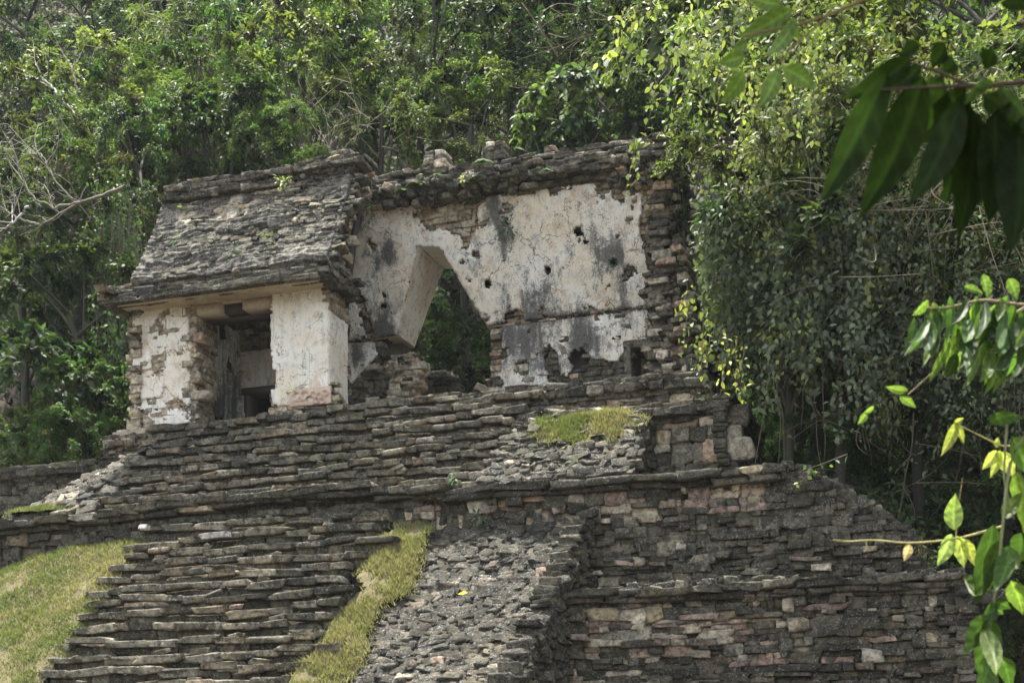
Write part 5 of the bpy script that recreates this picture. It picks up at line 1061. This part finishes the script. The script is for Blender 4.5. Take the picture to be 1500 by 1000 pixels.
for pb, pt, w in (((1455, 768), (1428, 888), 44), ((1462, 792), (1442, 870), 36), ((1478, 800), (1455, 868), 34), ((1490, 690), (1500, 780), 40), ((1450, 618), (1500, 612), 26), ((1484, 640), (1510, 700), 40), ((1446, 900), (1412, 958), 40), ((1452, 905), (1430, 985), 44), ((1460, 890), (1440, 900), 30), ((1445, 895), (1470, 900), 22), ((1440, 920), (1458, 990), 30),
                  ((1450, 965), (1435, 1030), 42), ((1480, 850), (1498, 900), 34), ((1425, 845), (1412, 850), 16), ((1440, 870), (1412, 845), 18), ((1470, 760), (1498, 720), 26), ((1492, 832), (1480, 800), 26), ((1450, 880), (1482, 892), 22), ((1495, 780), (1486, 830), 34), ((1465, 960), (1480, 1010), 30)):
    bigleaf(r4, pb, pt, 4.5, w, random.choice(((.055, .125, .012), (.035, .08, .012), (.11, .17, .018))), .08, random.uniform(-.2, .2), roll=random.uniform(-.6, .6))
r5 = thing('leafy_branch', atd(1430, 778, 5.0), 'thin twig with four pale oval leaves reaching left over the lower ledge', 'branch')
twig(r5, [(1470, 770), (1400, 790), (1330, 796), (1280, 790), (1242, 793), (1220, 790)], 5.0, .004, (.42, .38, .16)); twig(r5, [(1268, 791), (1270, 800), (1266, 808)], 5.0, .003, (.42, .38, .16)); twig(r5, [(1400, 788), (1404, 740), (1410, 700)], 5.02, .002, (.4, .3, .14))
for pb, pt, w, c, ro in (((1398, 776), (1400, 722), 30, (.3, .42, .08), 0), ((1394, 782), (1372, 830), 26, (.25, .34, .1), .4), ((1402, 785), (1412, 832), 26, (.42, .48, .08), -.2), ((1410, 788), (1428, 830), 20, (.42, .42, .06), .2), ((1332, 796), (1324, 822), 16, (.6, .36, .28), .2)): bigleaf(r5, pb, pt, 5.0, w, c, .05, roll=ro)
r6 = thing('leafy_branch', atd(1470, 660, 4.8), 'two yellowing spotted leaf clusters on a thin stem at the right', 'branch')
twig(r6, [(1540, 640), (1470, 655), (1440, 640), (1400, 620)], 4.8, .003, (.4, .38, .14))
for pb, pt, w in (((1402, 618), (1378, 668), 18), ((1400, 620), (1412, 650), 12), ((1398, 622), (1412, 612), 10), ((1460, 660), (1438, 688), 18), ((1462, 662), (1486, 700), 26), ((1460, 655), (1462, 640), 10), ((1465, 660), (1450, 700), 16)): bigleaf(r6, pb, pt, 4.8, w, (.45, .46, .08), .05)
nb = atd(1400, 180, 2.6)+np.array([-.71*.34, .71*.34, .94])*2.6
rt = thing('added_shade_tree', (3.2, 3.5, GZ), 'unseen leafy tree of the near dark branch, added above the view to shade it', 'tree')  # out-of-view tree added to keep the sun off the near dark leaves
for dz, dx in ((0, .6), (.3, .1), (.5, 1.3)):
    me_, C_ = PR['big'][0]; oo = bpy.data.objects.new('crown', me_); COL.objects.link(oo); oo.parent = rt; oo.location = Vector(nb+np.array([dx-.5, 0, dz]))-rt.location; oo.scale = (.42, .38, .3); oo.rotation_euler = (0, 0, dz*5)
V, Fq = tube([(3.2, 3.5, GZ-.2), (3.1, 3.6, 1), (2.6, 3.6, 3.2), tuple(nb)], [.2, .16, .1, .04], 8); obj('trunk', V, Fq, M_BARK, rt, cols=np.tile(np.array((.15, .12, .09)), (len(V), 1)))
hz = NT('haze'); pv = hz.n('VolumePrincipled'); pv.inputs['Density'].default_value = .00013; pv.inputs['Color'].default_value = (.86, .93, 1, 1); pv.inputs['Anisotropy'].default_value = .2
hz.t.links.new(pv.outputs[0], hz.out.inputs[1]); V, Fc = box(-420, 420, -320, 520, GZ-2.2, 85); V = V[:, :]
tag(obj('haze', V, Fc, hz.m, smooth=False), 'thin pale haze in the air over the hillside', 'haze', kind='stuff')
# ================================================================== CAMERA, LIGHT
cam = bpy.data.objects.new('camera', bpy.data.cameras.new('camera')); COL.objects.link(cam); S.camera = cam
cam.data.sensor_width = 36; cam.data.sensor_fit = 'HORIZONTAL'; cam.data.lens = 36*FPX/1500; cam.data.shift_y = (HOR-500)/1500
cam.rotation_euler = (R(90), 0, YAW); cam.data.clip_start = .1; cam.data.clip_end = 2000
cam.data.dof.use_dof = True; cam.data.dof.focus_distance = 35; cam.data.dof.aperture_fstop = 8
SUN_EL, SUN_AZ = R(70), R(-45)      # azimuth measured from +Y towards +X: high, beyond the temple and to the left
sd = np.array([math.sin(SUN_AZ)*math.cos(SUN_EL), math.cos(SUN_AZ)*math.cos(SUN_EL), math.sin(SUN_EL)])
sun = bpy.data.objects.new('sun', bpy.data.lights.new('sun', 'SUN')); COL.objects.link(sun); sun.data.energy = 4.2; sun.data.angle = R(2.0); sun.data.color = (1, .95, .86)
sun.rotation_euler = Vector(sd).to_track_quat('Z', 'Y').to_euler()
w = bpy.data.worlds.new('World'); S.world = w; w.use_nodes = True; nt = w.node_tree; bg = nt.nodes['Background']; sky = nt.nodes.new('ShaderNodeTexSky'); sky.sky_type = 'NISHITA'; sky.sun_disc = False
sky.sun_elevation = SUN_EL; sky.sun_rotation = SUN_AZ; sky.dust_density = 3.0; sky.air_density = 1.2; hs = nt.nodes.new('ShaderNodeHueSaturation'); hs.inputs['Saturation'].default_value = .35; nt.links.new(sky.outputs[0], hs.inputs['Color']); nt.links.new(hs.outputs[0], bg.inputs[0]); bg.inputs[1].default_value = .137
S.view_settings.view_transform = 'Standard'; S.view_settings.look = 'None'; S.view_settings.exposure = 1.86
S.cycles.max_bounces = 6; S.cycles.diffuse_bounces = 3; S.cycles.transmission_bounces = 4; S.cycles.transparent_max_bounces = 4; S.cycles.glossy_bounces = 2; S.cycles.volume_bounces = 0
